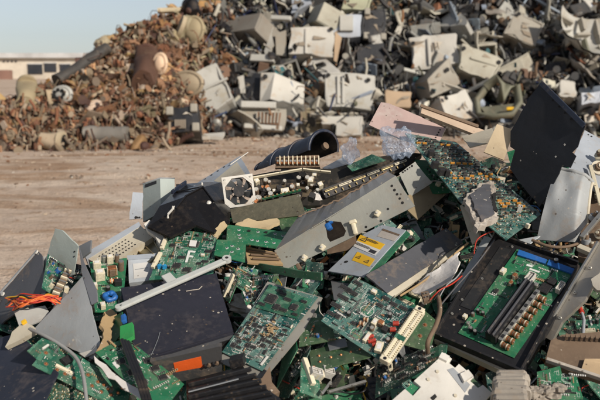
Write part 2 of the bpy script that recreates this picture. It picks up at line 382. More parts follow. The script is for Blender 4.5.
def populate(root, F, r, chips=8, quads=2, caps=4, res=8, conns=1, n=150, area=(.05, .05, .95, .95), avoid=(), big=1.0, kinds=None):
    occ = list(avoid)
    def spot(sx, sy):
        du, dv = sx / F.W / 2, sy / F.Hh / 2
        for _ in range(40):
            u, v = r.uniform(area[0] + du, max(area[0] + du, area[2] - du)), r.uniform(area[1] + dv, max(area[1] + dv, area[3] - dv))
            gu, gv = .0085 / F.W, .0145 / F.Hh; u, v = round(u / gu) * gu, round(v / gv) * gv
            q = (u - du, v - dv, u + du, v + dv)
            if all(q[2] < o[0] or q[0] > o[2] or q[3] < o[1] or q[1] > o[3] for o in occ): occ.append(q); return u, v
        return None
    def go(k, sx, sy, sz, rots=(0,)):
        rot = r.choice(rots); ww, hh = (sx, sy) if abs(math.sin(rot)) < .5 else (sy, sx)
        s = spot(ww * 1.1, hh * 1.1)
        if s: comp(root, F, k, s, (sx, sy, sz), rot + r.uniform(-.02, .02))
    Q = math.pi / 2; cs = [r.uniform(.012, .022) * big for _ in range(3)]; crot = r.choice((0, 0, Q))
    for _ in range(conns): go(r.choice(kinds or ('conn', 'connb', 'connw', 'conn')), r.uniform(.02, .045) * big, .009 * big, .009 * big, (0, Q))
    for _ in range(quads): q = r.uniform(.011, .019) * big; go('quad', q, q, .0026 * big)
    for _ in range(chips): go('chip', r.choice(cs), .0095 * big, .0042 * big, (crot, crot, crot, Q - crot))
    for _ in range(caps): q = r.uniform(.005, .009) * big; go(r.choice(('capk', 'capt', 'capb', 'capk', 'capo')), q, q, q * r.uniform(1, 1.8))
    for _ in range(res): go(r.choice(('res', 'res', 'can', 'pins', 'block', 'coil')), r.uniform(.008, .013) * big, .004 * big, .0045 * big, (0, Q))
    smd(root, F, r, n, area, big)
def dots(root, F, pts, r=.0025, m=COPPER, ring=SILK, name='solder_point'):
    """lumps of solder standing on bare pads"""
    for p in pts:
        p = F.px(*p)
        b = MB().cyl((0, 0, 0), r * 1.5, .0005, ring, 12).tube([(0, 0, .0005), (0, 0, r * .7), (0, 0, r * 1.1)], lambda t: r * (1 - t * .6), m, 10)
        put(name, b, root, Matrix.Translation(p))
def on(root, F, name, c, m, h=.0005, t=.0005, label=None, parent=None):
    """a flat piece lying on the plate root at the given places"""
    pts = [F.px(*p) for p in c]
    return put(name, MB().plate([(p.x, p.y) for p in pts], t, m, 1, z=h), parent or root, None, label)
def bar(root, F, name, a, b, w, h, m, z=0, bev=.001, parent=None):
    """a straight bar between two places on the plane"""
    p, q = F.px(*a), F.px(*b); d = q - p; M = Matrix.Translation((p + q) / 2 + Vector((0, 0, z + h / 2))) @ Matrix.Rotation(math.atan2(d.y, d.x), 4, 'Z')
    return put(name, MB().box((0, 0, 0), (d.length, w, h), m, bev=bev), parent or root, M)
def wire(name, label, cat, pts, r, m, group=None, seg=8, parent=None):
    """pts: (x, y, lift) places strung along the heap, smoothed"""
    w = [P(x, y, D(y) - l) for x, y, l in pts]
    out = []
    for i in range(len(w) - 1):
        p0, p1, p2, p3 = w[max(i - 1, 0)], w[i], w[i + 1], w[min(i + 2, len(w) - 1)]
        for k in range(6):
            t = k / 6; out.append(.5 * ((2 * p1) + (p2 - p0) * t + (2 * p0 - 5 * p1 + 4 * p2 - p3) * t * t + (3 * p1 - p0 - 3 * p2 + p3) * t ** 3))
    out.append(w[-1]); o = out[len(out) // 2]
    return put(name, MB().tube([p - o for p in out], r, m, seg), parent, None if parent else Matrix.Translation(o), label, cat, group)
#PART2
# ------------------------------------------------------------------ setting: ground
def ground_mat():
    n = N('packed dirt yard'); st = n.scaled((.75, 1.0, 1)); st2 = n.scaled((.3, .7, 1))
    a = n.noise(1.5, 8, .7, st, .9); b = n.noise(4.5, 7, .75, st, .5); c = n.noise(.8, 6, .65, st2, 1.2); fine = n.noise(40, 3, .7)
    base = n.mix(n.ramp(a, .36, .62), (.55, .41, .305), (.72, .585, .47))
    base = n.mix(n.math('MULTIPLY', n.ramp(c, .5, .62), .85), base, (.74, .62, .50))
    base = n.mix(n.math('MULTIPLY', n.ramp(b, .55, .63), .75), base, (.38, .235, .14))
    st3 = n.scaled((.16, .5, 1)); band = n.noise(1.1, 7, .62, st3, 1.0); base = n.mix(n.math('MULTIPLY', n.ramp(band, .53, .58), .72), base, (.38, .235, .14))
    base = n.mix(n.math('MULTIPLY', n.ramp(fine, .5, .7), .5), base, (.17, .12, .08))
    n.col(base); n.b.inputs['Roughness'].default_value = .95; n.b.inputs['Specular IOR Level'].default_value = .15
    n.bump(n.math('ADD', n.math('MULTIPLY', fine, .3), b), .9, .07); return n.m
GM = ground_mat()
def gfn(u, v):
    x = math.sinh((u - .5) * 2 * 6.2) * 13; y = math.sinh((v - .36) * 9.8) * 7 + 4
    near = max(0, 1 - abs(y - 9) / 11) * max(0, 1 - abs(x) / 30)
    z = near * (.05 * noise.noise((x * .12, y * .75, 1)) + .03 * noise.noise((x * .35, y * 2.0, 5)) + .012 * noise.noise((x * 2.5, y * 3.5, 9)))
    for k in range(7):
        yc = 6.4 + k * 1.15 + (.16 - .05 * (k % 3)) * x + .5 * math.sin(x * .22 + k); w = abs(y - yc)
        if w < .5: z -= near * (.045 * math.exp(-(w / .14) ** 2) - .022 * math.exp(-((w - .3) / .1) ** 2)) * (.6 + .6 * noise.noise((x * .8, k, 3)))
    return (x, y, z)
put('ground', MB().sheet(240, 520, gfn, GM), None, None, kind='structure')
# ------------------------------------------------------------------ setting: the warehouse on the horizon
def far_box(root, name, x0, x1, y0, y1, d, depth, m, parent=None, M0=None):
    a, b = (CAM + q * (d / q.y) for q in (ray(x0, y1), ray(x1, y0)))
    z0 = max(a.z, 0)
    return put(name, MB().box(((a.x + b.x) / 2, a.y + depth / 2, (z0 + b.z) / 2), (b.x - a.x, depth, b.z - z0), m), parent)
WALLM = mat('cream render', (.62, .56, .47), .8, 0, .3, 30); ROOFM = mat('pale roof sheet', (.56, .56, .56), .6, 0, .2, 30)
DARKM = mat('dark opening', (.03, .035, .045), .3, 0, .1, 30); BRICKM = mat('brick red container', (.27, .15, .115), .7, 0, .3, 30)
wh = far_box(None, 'warehouse', -170, 96, 57, 90, 300, 60, WALLM); wh['label'] = 'long low cream warehouse on the horizon beyond the rusty heap'; wh['category'] = 'warehouse'
a, b = (CAM + q * (298.6 / q.y) for q in (ray(-172, 58), ray(98, 53)))
put('roof', MB().box(((a.x + b.x) / 2, a.y + 33, (a.z + b.z) / 2 + .05), (b.x - a.x, 67, b.z - a.z), ROOFM, bev=.1), wh)
for x0, x1, y0, y1 in ((28, 42, 64, 74), (44.5, 56, 63, 72), (60, 70, 64, 72), (-30, -12, 64, 74), (-60, -42, 64, 74)):
    f = far_box(None, 'loading_door', x0, x1, y0, y1, 299.6, .8, DARKM, wh)
    far_box(None, 'lintel', x0 - .5, x1 + .5, y0 - .8, y0 + .2, 299.3, .8, ROOFM, f)
for x in (3, 7, 11, 15): far_box(None, 'window', x, x + 1.6, 60.5, 62, 299.6, .8, DARKM, wh)
ct = far_box(None, 'shipping_container', -9, 9, 70, 83, 250, 3, BRICKM); ct['label'] = 'dull reddish container standing in front of the warehouse'; ct['category'] = 'container'
put('door_bar', MB().box((P(5, 72, 249.5).x, P(5, 72, 249.5).y, 1.4), (.2, .2, 2.2), DARKM), ct)
# ------------------------------------------------------------------ heaps: the massed scrap under the pieces
def heap_mat(key, cols, sc):
    n = N(key); v = n.n('ShaderNodeTexVoronoi'); v.inputs['Scale'].default_value = sc; n.l(n.tc, v.inputs['Vector'])
    s = n.n('ShaderNodeSeparateColor'); n.l(v.outputs['Color'], s.inputs[0])
    c = n.mix(n.ramp(s.outputs[0], .3, .7), cols[0], cols[1]); c = n.mix(n.math('GREATER_THAN', s.outputs[1], .8), c, cols[2])
    c = n.mix(n.ramp(n.noise(sc * 3, 4), .45, .7), c, cols[3]); n.col(c); n.b.inputs['Roughness'].default_value = .85
    n.bump(n.math('ADD', v.outputs['Distance'], n.noise(sc * 4, 4)), 1, .4 / sc); return n.m
RUSTH = heap_mat('rusty fines', [(.16, .07, .035), (.09, .05, .03), (.35, .26, .16), (.05, .03, .02)], 9)
GREYH = heap_mat('grey fines', [(.09, .08, .07), (.04, .04, .04), (.35, .32, .26), (.02, .02, .02)], 9)
NEARH = heap_mat('board fines', [(.015, .06, .04), (.03, .028, .024), (.2, .17, .12), (.012, .012, .012)], 60)
TOPB = [(-60, 128), (-20, 112), (0, 104), (30, 92), (60, 82), (90, 58), (120, 30), (160, 14), (195, 4), (225, -16), (260, -40), (310, -62), (600, -66), (700, -50), (790, 60)]
FOOTB = [(-60, 150), (130, 150), (190, 137), (260, 134), (800, 134)]
def heap_strip(name, m, x0, x1, off, n=90, k=46):
    def fn(u, v):
        x = x0 + (x1 - x0) * u; yt, yf = lerp_tab(TOPB, x), lerp_tab(FOOTB, x)
        if v <= .75:
            t = v / .75; y = yf + 1.5 + (yt + 4 - yf) * t; d = DB(x, y) + off * min(1, t * 5); p = P(x, y, d)
            j = min(1, t * 6) * .16; p += Vector((noise.noise((x * .09, y * .09, 1)), noise.noise((x * .09, y * .09, 4)) * .5, noise.noise((x * .09, y * .09, 8)))) * j
            if t == 0: p.z = min(p.z, -.02)
            return p
        y = yt + 4; p = P(x, y, DB(x, y) + off); t = (v - .75) / .25
        return Vector((p.x, p.y + t * (1.2 + p.z * 1.1), p.z * (1 - t) - .05 * t))
    return MB().sheet(n, k, fn, m, False)
hp1 = put('scrap_mound', heap_strip('scrap_mound', RUSTH, -60, 232, .3), None, None, kind='structure')
hp2 = put('scrap_mound', heap_strip('scrap_mound', GREYH, 200, 790, .34, 140), None, None, kind='structure')
# palettes of the far heap
def plain(key, c, rough=.7, metal=0, dirt=.4, sc=4, dcol=(.2, .13, .08)): return mat(key, c, rough, metal, dirt, sc, dcol, .3, vary=.55)
RU = [plain('rust', (.22, .115, .055)), plain('dark rust', (.085, .042, .026)), plain('tan rust', (.4, .24, .115)), plain('khaki casting', (.31, .25, .155)), plain('pale khaki casting', (.44, .36, .24)),
      plain('bright rust', (.31, .145, .06)), plain('weathered steel', (.22, .175, .12)), plain('pale bare metal', (.55, .45, .33))]
GY = [plain('far black plastic', (.018, .018, .02), .5), plain('far black steel', (.028, .028, .028), .5), plain('far dark grey', (.07, .07, .07)), plain('far grey steel', (.26, .26, .24), .5, .3), plain('far cream', (.46, .43, .36)), plain('far pale cream', (.58, .55, .48)), plain('far brown', (.15, .09, .055)),
      plain('far blue grey', (.3, .35, .42)), plain('far navy', (.03, .05, .12)), plain('far teal', (.03, .12, .13)), plain('far olive', (.12, .12, .075)), plain('far rust', (.26, .12, .06))]
RW, GW = [5, 6, 7, 5, 2.4, 2.2, 4, 1.8], [9, 8, 4, 4, 1.6, 1.2, 3, 1.5, .6, .5, 1.2, 1.6]
def scrap_meshes(kind, m, seed):
    r = random.Random(seed); b = MB(); k2 = seed * 3.1
    if kind == 'plate':
        q = [(-.5, -.35 * r.uniform(.5, 1)), (-.1, -.42), (.5, -.3 * r.uniform(.4, 1.2)), (.46, .1), (.35, .36), (-.2, .4 * r.uniform(.6, 1)), (-.52, .2)]
        b.plate(q, .03, m, .16, lambda x, y: .16 * noise.noise((x * 2.2, y * 2.2, k2)) + .25 * max(0, x - .1) * r.choice((1, 1)), .05, seed=seed)
    elif kind == 'strip':
        tw, be = r.uniform(-1.6, 1.6), r.uniform(-.35, .35)
        def fs(u, v, z=0):
            x = u - .5; a = tw * x; w = (v - .5) * .26 * (1 + .3 * noise.noise((u * 5, k2, 0)))
            return (x, w * math.cos(a) + .05 * noise.noise((u * 3, k2, 5)), w * math.sin(a) + be * (x * x * 2 - .2) + .05 * noise.noise((u * 6, v * 2, k2)) + z)
        b.sheet(12, 3, fs, m, False); b.sheet(12, 3, lambda u, v: fs(1 - u, v, -.015), m, False)
    elif kind == 'pipe':
        b.tube([(-.5, 0, 0), (-.2, .03 * r.uniform(-1, 1), .03), (.15, .05 * r.uniform(-1, 1), .06), (.5, 0, .02)], r.uniform(.07, .12), m, 9)
        b.tube([(-.52, 0, 0), (-.46, 0, 0)], .14, m, 9)
    elif kind == 'motor':
        b.tube([(-.42, 0, 0), (-.3, 0, 0), (.3, 0, 0), (.42, 0, 0)], lambda t: .3 - .1 * (abs(t - .5) > .4), m, 14)
        for i in range(10):
            a = i * .628; b.box((0, math.cos(a) * .31, math.sin(a) * .31), (.52, .03, .03), m)
        b.tube([(.4, 0, 0), (.56, 0, 0)], .05, m, 7); b.box((0, 0, -.32), (.4, .4, .06), m)
    elif kind == 'casing':
        for sgn in (-1, 1): b.box((0, sgn * .3, 0), (1, .04, .5), m, bev=.015); b.box((sgn * .48, 0, 0), (.04, .56, .5), m, bev=.015)
        b.plate([(-.5, -.3), (.5, -.3), (.5, .3), (-.5, .3)], .04, m, .2, warpf(.06, 3, seed), z=-.22); b.box((.1, 0, -.05), (.3, .25, .3), m, bev=.03)
    elif kind == 'ring':
        n = 20; b.tube([(math.cos(i * 2 * math.pi / n) * .42, math.sin(i * 2 * math.pi / n) * .42, .03 * math.sin(i)) for i in range(n + 1)], .09, m, 8, False)
        b.tube([(-.4, 0, 0), (.4, .02, 0)], .05, m, 6)
    elif kind == 'bowl':
        def fn(u, v):
            a, q = u * 2 * math.pi, v; rr = .1 + .42 * math.sin(q * 1.5) * (1 + .12 * noise.noise((math.cos(a) * 2, math.sin(a) * 2, k2)))
            return (rr * math.cos(a), rr * math.sin(a), .35 * (1 - math.cos(q * 1.5)))
        b.sheet(18, 7, fn, m); b.sheet(18, 7, lambda u, v: Vector(fn(1 - u, v)) + Vector((0, 0, -.03)), m)
    elif kind == 'crumple':
        def fn(u, v):
            a, q = u * 2 * math.pi, (v - .5) * math.pi; p = Vector((math.cos(a) * math.cos(q), math.sin(a) * math.cos(q), math.sin(q) * .65))
            return p * (.4 + .28 * noise.noise(p * 1.6 + Vector((k2, 0, 0))) + .3 * abs(noise.noise(p * 3.4 + Vector((0, k2, 0)))))
        b.sheet(14, 9, fn, m, False)
    elif kind == 'panel':
        b.plate([(-.5, -.36), (.5, -.4), (.5, .36), (-.5, .4)], .03, m, .2, warpf(.07, 2.2, seed))
        for y in (-.36, .36): b.box((0, y, -.05), (.96, .03, .1), m)
        b.box((.2, .1, .03), (.12, .08, .05), m)
    elif kind == 'frame':
        for y in (-.34, .34): b.box((0, y, 0), (1, .07, .07), m, bev=.01)
        for x in (-.47, 0, .47): b.box((x, 0, 0), (.06, .6, .06), m, bev=.01)
        b.box((.22, .1, .02), (.3, .3, .14), m, bev=.02)
    elif kind == 'machine':
        b.box((0, 0, 0), (1, .6, .45), m, bev=.05).box((.1, .05, .25), (.5, .35, .16), m, bev=.04).box((-.35, 0, .24), (.1, .4, .1), m, bev=.02)
        for i in range(5): b.box((-.3 + i * .12, -.31, 0), (.05, .03, .3), m)
    elif kind == 'cable':
        n = 34; b.tube([(math.cos(i * .5 + seed) * (.3 + .12 * math.sin(i * 1.3)), math.sin(i * .5 + seed) * (.3 + .1 * math.cos(i)), .1 * math.sin(i * .9)) for i in range(n)], .022, m, 5, False)
    elif kind == 'angle':
        b.box((0, 0, 0), (1, .16, .025), m, bev=.006).box((0, -.08, .08), (1, .025, .16), m, bev=.006)
        for i in range(5): b.cyl((-.4 + i * .2, .02, .012), .025, .012, m, 8)
    return b.mesh(kind)
KN = {'plate': ('bent_plate', 'bent plate', 'bent plate'), 'strip': ('torn_strip', 'torn twisted strip of sheet', 'metal strip'), 'pipe': ('pipe', 'short length of pipe', 'pipe'), 'motor': ('motor_housing', 'finned motor housing', 'motor'), 'casing': ('open_casing', 'dented open casing', 'casing'),
      'ring': ('ring', 'spoked metal ring', 'ring'), 'bowl': ('dished_cover', 'dented dished cover', 'cover'), 'crumple': ('crushed_casting', 'crushed lump of casting', 'casting'), 'panel': ('machine_cladding', 'flanged machine panel', 'panel'),
      'frame': ('steel_chassis', 'metal frame with crossbars', 'frame'), 'machine': ('machine_module', 'boxy machine module with slots', 'machine module'), 'cable': ('cable_coil', 'tangled coil of cable', 'cable'), 'angle': ('angle_bar', 'drilled angle bar', 'bar')}
def strew(kinds, pal, wts, n, x0, x1, s0, s1, where, ysq=1.0, lift=.12, seed=3, tag='scrap'):
    r = random.Random(seed); lib = {}
    for i in range(n):
        for _ in range(50):
            x = r.uniform(x0, x1); yt, yf = lerp_tab(TOPB, x), lerp_tab(FOOTB, x); y = yt + (yf - yt) * r.random() ** ysq
            if y > -14: break
        k = r.choice(kinds); mi = r.choices(range(len(pal)), wts)[0]
        key = (k, mi, r.randrange(2))
        if key not in lib: lib[key] = scrap_meshes(k, pal[mi], len(lib) + seed * 31)
        sz = r.uniform(s0, s1) * r.choice((.7, 1, 1, 1.3, 1.7 if tag == 'rusty' and k in ('plate', 'strip', 'panel') else 1.25)) * (1.25 if k in ('pipe', 'angle') else 1)
        d = DB(x, y) - r.uniform(-.1, lift); p = P(x, y, d); p.z = max(p.z, sz * .12)
        M = Matrix.Translation(p) @ Euler((r.uniform(-1.3, 1.3) + .6, r.uniform(-.7, .7), r.uniform(0, 6.28))).to_matrix().to_4x4() @ Matrix.Diagonal((sz, sz * r.uniform(.75, 1.2), sz * r.uniform(.7, 1.1), 1))
        nm, what, cat = KN[k]
        put(f"{tag.replace(' ', '_')}_{nm}", lib[key], None, M, f'{tag} {what} {where}', cat, f'{tag} {what}s {where}')
strew(['plate', 'plate', 'strip', 'strip', 'motor', 'casing', 'panel', 'crumple', 'pipe', 'frame', 'angle'], RU, RW, 1500, -50, 226, .15, .38, 'among the massed scrap of the rusty heap', .9, .2, 11, 'rusty')
strew(['plate', 'crumple', 'panel', 'frame', 'machine', 'machine', 'angle', 'casing', 'cable', 'pipe'], GY, GW, 760, 212, 640, .26, .56, 'among the massed scrap of the grey heap', 1, .22, 12, 'discarded')
def fines(name, pal, wts, n, x0, x1, s0, s1, seed, label, lift=.2):
    r = random.Random(seed); b = MB()
    for _ in range(n):
        x = r.uniform(x0, x1); yt, yf = lerp_tab(TOPB, x), lerp_tab(FOOTB, x); y = yt + (yf + 2 - yt) * r.random() ** .8
        if y < -12: continue
        p = P(x, y, DB(x, y) - (r.uniform(-.15, lift) if r.random() < .9 else r.uniform(.2, .75))); p.z = max(.02, p.z); q = r.uniform(s0, s1)
        M = Matrix.Translation(p) @ Euler([r.uniform(0, 6) for _ in range(3)]).to_matrix().to_4x4()
        t = r.random()
        if t < (.04 if 'rusty' in name else .13): b.box((0, 0, 0), (q * 3.2, q * r.uniform(.1, .35), q * .12), r.choices(pal, wts)[0], M)
        elif t < (.13 if 'rusty' in name else .2): b.tube([(math.cos(i * .7) * q * (1 + i * .1), math.sin(i * .7) * q, i * q * .12) for i in range(8)], q * .06, r.choices(pal, wts)[0], 5, False, M)
        elif t < .5: b.box((0, 0, 0), (q, q * r.uniform(.3, .9), q * r.uniform(.04, .3)), r.choices(pal, wts)[0], M, taper=r.uniform(.5, 1))
        elif t < .75: b.tube([(-q, 0, 0), (0, q * .15, 0), (q, 0, 0)], q * r.uniform(.05, .3), r.choices(pal, wts)[0], 6, True, M)
        else: b.tube([(0, 0, -q * .1), (0, 0, q * .2)], q * .6, r.choices(pal, wts)[0], 9, True, M, q * .3)
    o = put(name, b, None, None, label, 'scrap', None, 'stuff')
PALE = [GY[3], GY[4], GY[4], GY[7], plain('crushed grey white', (.44, .43, .39)), plain('crushed warm grey', (.36, .33, .28))]
strew(['plate', 'plate', 'panel', 'casing', 'plate'], PALE, [1] * 6, 120, 236, 640, .55, .95, 'locked into the face of the grey heap', 1, .3, 15, 'crushed pale')
fines('rusty_fines', RU, RW, 12000, -56, 232, .04, .15, 21, 'small rusty scrap between the larger pieces of the rusty heap')
fines('scrap_fines', GY, GW, 13000, 206, 660, .05, .2, 22, 'small grey and black scrap between the machine panels')
# ------------------------------------------------------------------ far heap: the pieces one can name
VN = Vector((0, -.9, .45)); R_ = random.Random
FDIRT = mat('scuffed bare metal', (.3, .25, .19), .7, .2, .5, 4); FDIRT2 = mat('far faded sticker', (.55, .5, .42), .6, 0, .5, 4)
FCREAM = mat('far cream enamel', (.52, .5, .45), .6, 0, .9, 6, (.4, .28, .17)); FGREY = mat('far grey enamel', (.46, .45, .41), .6, 0, .8, 6, (.3, .25, .16))
FKHAKI = mat('far khaki enamel', (.32, .295, .245), .6, 0, .6, 6); FBLACK = mat('far black enamel', (.015, .016, .02), .45, 0, .25, 6); FBLUE = mat('far blue grey enamel', (.46, .5, .56), .5, 0, .3, 6)
FOLIVE = mat('far olive plastic', (.17, .17, .12), .6, 0, .4, 6); FTAN = mat('far tan box', (.44, .32, .21), .7, 0, .4, 6); HOLE = mat('hole', (.012, .012, .012), .8, 0, 0, bump=0); FTEAL = mat('far teal', (.02, .13, .2), .4, 0, .2, 6)
FPALE = mat('far pale fibre', (.72, .52, .36), .7, 0, .3, 5)
def fplate(name, label, cat, c, m, lift=.35, t=.05, warp=.03, poly=None, prior=VN, w=.6, holes=(), ribs=(), flange=0, rag=0, fm=None, vents=None):
    warp *= 1.8; rag = rag or .07
    d = DB(sum(p[0] for p in c) / 4, cen(c)) - lift; F = Frame(c, d, prior, w)
    if poly is None and w <= 1:
        rr = R_(int(c[0][0] * 3 + c[1][1])); poly = []; cx, cy = sum(q[0] for q in c) / 4, sum(q[1] for q in c) / 4
        for i in range(4):
            a, e = c[i], c[(i + 1) % 4]; poly.append((a[0] + (cx - a[0]) * rr.uniform(0, .1), a[1] + (cy - a[1]) * rr.uniform(0, .1)))
            for t in (rr.uniform(.2, .45), rr.uniform(.55, .85)):
                k = rr.choice((0, .02, .04, .13)); q = (a[0] + (e[0] - a[0]) * t, a[1] + (e[1] - a[1]) * t); poly.append((q[0] + (cx - q[0]) * k, q[1] + (cy - q[1]) * k))
    pts = [F.px(*p) for p in (poly or c)]; seed = rnd.random() * 40
    o = put(name, MB().plate([(p.x, p.y) for p in pts], t, m, .22, warpf(warp, 1.6, seed), rag, seed=seed, ragk=5), None, F.M, label, cat)
    r = R_(int(c[0][0] * 7 + c[0][1]))
    if vents is None and r.random() < .15 and 'strip' not in name and 'plank' not in name:
        u0, v0 = r.uniform(.15, .5), r.uniform(.3, .75)
        for i in range(r.randint(3, 7)): put('vent_slot', MB().box((0, 0, warp * .5 + .012), (.022, .16, .012), FDIRT), o, Matrix.Translation(F.uv(u0 + i * .06, v0)))
    for i in range(r.randint(1, 3)):
        u0, v0 = r.uniform(.15, .8), r.uniform(.15, .85); put('scuff_patch', MB().plate([(q.x + r.uniform(-.1, .1), q.y + r.uniform(-.06, .06)) for q in [F.uv(u0 + a, v0 + b_) for a, b_ in ((-.09, -.05), (.09, -.06), (.1, .05), (-.08, .06))]], .01, r.choice((FDIRT, FDIRT, FDIRT2)), 1, z=warp * .5 + .008), o)
    for h in holes:
        q = F.px(*h); put('corner_hole', MB().cyl((0, 0, 0), .045, .012, HOLE, 12), o, Matrix.Translation((q.x, q.y, .02 + warp * .6)))
    for a, b in ribs: bar(o, F, 'rib', a, b, .05, .03, m, warp * .3, .012)
    if flange:
        n = len(pts)
        for i in range(n): bar(o, F, 'flange', (poly or c)[i], (poly or c)[(i + 1) % n], .035, flange, fm or m, -flange, .01)
    return o, F
fplate('machine_cladding', 'large pale grey two part panel leaning at the rust edge of the far heap', 'panel', [(189, 76), (216, 62), (233, 98), (207, 115)], FGREY, .85, .06, .05, holes=((192, 78), (209, 110)), ribs=[((198, 93), (228, 79))], flange=.14)
o, F = fplate('cabinet', 'cream cabinet with a smooth front lying near the top of the far heap', 'cabinet', [(290, 27), (334, 26), (333, 57), (288, 55)], FCREAM, .75, .5, .02, holes=((331, 30), (291, 51)), ribs=[((306, 29), (306, 54))])
put('side_flange', MB().plate([tuple(F.px(*p)[:2]) for p in ((275, 31), (286, 27), (286, 53), (276, 52))], .05, FKHAKI, .3, z=-.12), o)  # left flank of the cream cabinet, painted khaki for its shaded side
put('edge_strip', MB().plate([tuple(F.px(*p)[:2]) for p in ((335.5, 28), (342, 34), (337, 59), (334, 57))], .05, FTAN, .3, z=-.15), o)
F = Frame([(260, 72), (305, 84), (303, 109), (260, 104)], DB(280, 90) - .6, VN, .6)
z3 = lambda x, y, h: F.px(x, y, h)
b = MB(); A, B_, C_, D_, E_, G_ = z3(261, 73, .02), z3(273, 76, .16), z3(268, 103, .2), z3(260, 102, 0), z3(304, 86, .05), z3(302, 110, .12)
b.add([A, B_, C_, D_, E_, G_, *(p - Vector((0, 0, .06)) for p in (A, B_, C_, D_, E_, G_))], [[3, 2, 1, 0], [2, 5, 4, 1], [6, 7, 8, 9], [7, 10, 11, 8], [0, 1, 7, 6], [1, 4, 10, 7], [4, 5, 11, 10], [5, 2, 8, 11], [2, 3, 9, 8], [3, 0, 6, 9]], FCREAM)
o = put('bent_cladding', b, None, F.M, 'cream panel creased down its middle low in the far heap', 'panel')
q = F.px(264, 79); put('corner_hole', MB().cyl((0, 0, 0), .05, .02, HOLE, 12), o, Matrix.Translation((q.x, q.y, .11)))
fplate('machine_cladding', 'square grey white panel with two centre creases and black corner holes', 'panel', [(325, 72), (375, 75), (374, 110), (326, 107)], FGREY, .7, .08, .02, holes=((328, 76), (368, 81)), ribs=[((338, 76), (338, 104)), ((343, 76), (343, 104))], flange=.12)
o, F = fplate('black_cabinet', 'black cabinet front with white corner blocks at the foot of the rust', 'door', [(168, 106), (200, 104), (201, 133), (169, 133)], FBLACK, 1.0, .12, .03)
for x, y in ((194, 109), (196, 128), (170, 112)): put('corner_block', MB().box((0, 0, .04), (.12, .15, .08), FKHAKI, bev=.02), o, Matrix.Translation(F.px(x, y)))
o, F = fplate('equipment_case', 'pale blue grey case with a stepped front beside the black rack', 'case', [(326, 16), (362, 16), (360, 36), (327, 38)], FBLUE, .6, .35, .01)
put('drawer_front', MB().plate([tuple(F.px(*p)[:2]) for p in ((340, 17), (353, 17), (353, 32), (340, 32))], .08, FGREY, .3, z=.08), o)
o, F = fplate('equipment_rack', 'black rack with grey corner blocks beside the pale blue case', 'rack', [(363, 9), (386, 9), (385, 42), (362, 40)], FBLACK, .6, .4, .01, flange=.1)
for x, y in ((367, 13), (366, 37), (383, 38)): put('corner_block', MB().box((0, 0, .05), (.12, .15, .1), FKHAKI, bev=.02), o, Matrix.Translation(F.px(x, y)))
fplate('machine_cladding', 'cream panel with a soft vertical crease under the grey wedge', 'panel', [(409, 38), (456, 33), (459, 62), (413, 71)], FCREAM, .8, .08, .05, holes=((413, 45),), ribs=[((428, 39), (430, 66))], flange=.12)
fplate('machine_cladding', 'tilted grey brown panel with rounded corner below the creased cream one', 'panel', [(427, 80), (449, 58), (461, 83), (431, 98)], FKHAKI, .95, .08, .03, holes=((446, 70), (432, 92)), flange=.14)
fplate('machine_cladding', 'wide dull grey panel resting on the broken olive seat shell', 'panel', [(463, 42), (503, 60), (494, 83), (458, 68)], mat('dull grey enamel', (.38, .36, .29), .6, 0, .4, 6), .8, .08, .02, holes=((498, 63), (463, 49)), ribs=[((470, 58), (496, 66))], flange=.12)
fplate('machine_cladding', 'khaki panel tilted among black wreckage high in the far heap', 'panel', [(517, 11), (544, 24), (534, 47), (503, 33)], FKHAKI, .8, .08, .03, holes=((518, 15),), flange=.12)
fplate('bent_plate', 'pointed grey sheet standing like a wedge on the far heap', 'sheet', [(432, 26), (453, 8), (468, 20), (466, 26)], FGREY, .7, .03, .02)
fplate('machine_cladding', 'pale cream panel propped below the tilted grey brown panel', 'panel', [(441, 97), (466, 90), (478, 119), (446, 113)], FCREAM, .9, .06, .05, holes=((444, 100),))
F = Frame([(478, 84), (520, 80), (520, 118), (477, 118)], DB(500, 100) - 1.0, VN, .6)
b = MB(); ring = [(486, 87), (497, 80), (503, 86), (500, 100), (508, 84), (517, 86), (519, 104), (512, 116), (494, 118), (479, 114), (477, 98)]
b.tube([F.px(x, y, .1 * math.sin(i * 1.1)) for i, (x, y) in enumerate(ring + ring[:1])], .1, FOLIVE, 8, False, None, None, .6)
b.plate([tuple(F.px(*p)[:2]) for p in ((480, 106), (518, 104), (512, 117), (490, 118))], .06, FOLIVE, .2, warpf(.08, 2))
o = put('seat_shell', b, None, F.M, 'broken olive moulded seat shell with a dark gap', 'seat shell')
put('handle', MB().box((0, 0, .12), (.14, .07, .05), YELLOW, bev=.02), o, Matrix.Translation(F.px(510, 111)))
F = Frame([(551, 16), (596, 28), (602, 68), (560, 55)], DB(575, 42) - .9, VN, .6)
b = MB()
def fnr(u, v):
    p = F.uv(u, v); return Vector((p.x, p.y, .25 * ((u - .5) ** 2 + (v - .4) ** 2) * 4 + .03 * noise.noise((u * 6, v * 6, 2))))
b.sheet(16, 12, fnr, FGREY, True); b.sheet(16, 12, lambda u, v: fnr(1 - u, v) - Vector((0, 0, .05)), FGREY, True)
o = put('bumper_tray', b, None, F.M, 'large dished grey tray with a ragged inside near the far heap edge', 'tray')
for i in range(9):
    u, v = .15 + .35 * (i % 3) + rnd.uniform(-.06, .06), .2 + .28 * (i // 3); p = F.uv(u, v, .2); put('rib', MB().box((0, 0, 0), (rnd.uniform(.15, .4), .06, .14), rnd.choice((FKHAKI, FOLIVE, FGREY)), bev=.02), o, Matrix.Translation(p) @ Matrix.Rotation(rnd.random() * 3, 4, 'Z'))
o, F = fplate('machine_chassis', 'low machine chassis with a brown grating at the foot of the heap', 'chassis', [(240, 108), (287, 109), (284, 131), (243, 130)], FKHAKI, .6, .3, .02, flange=.1)
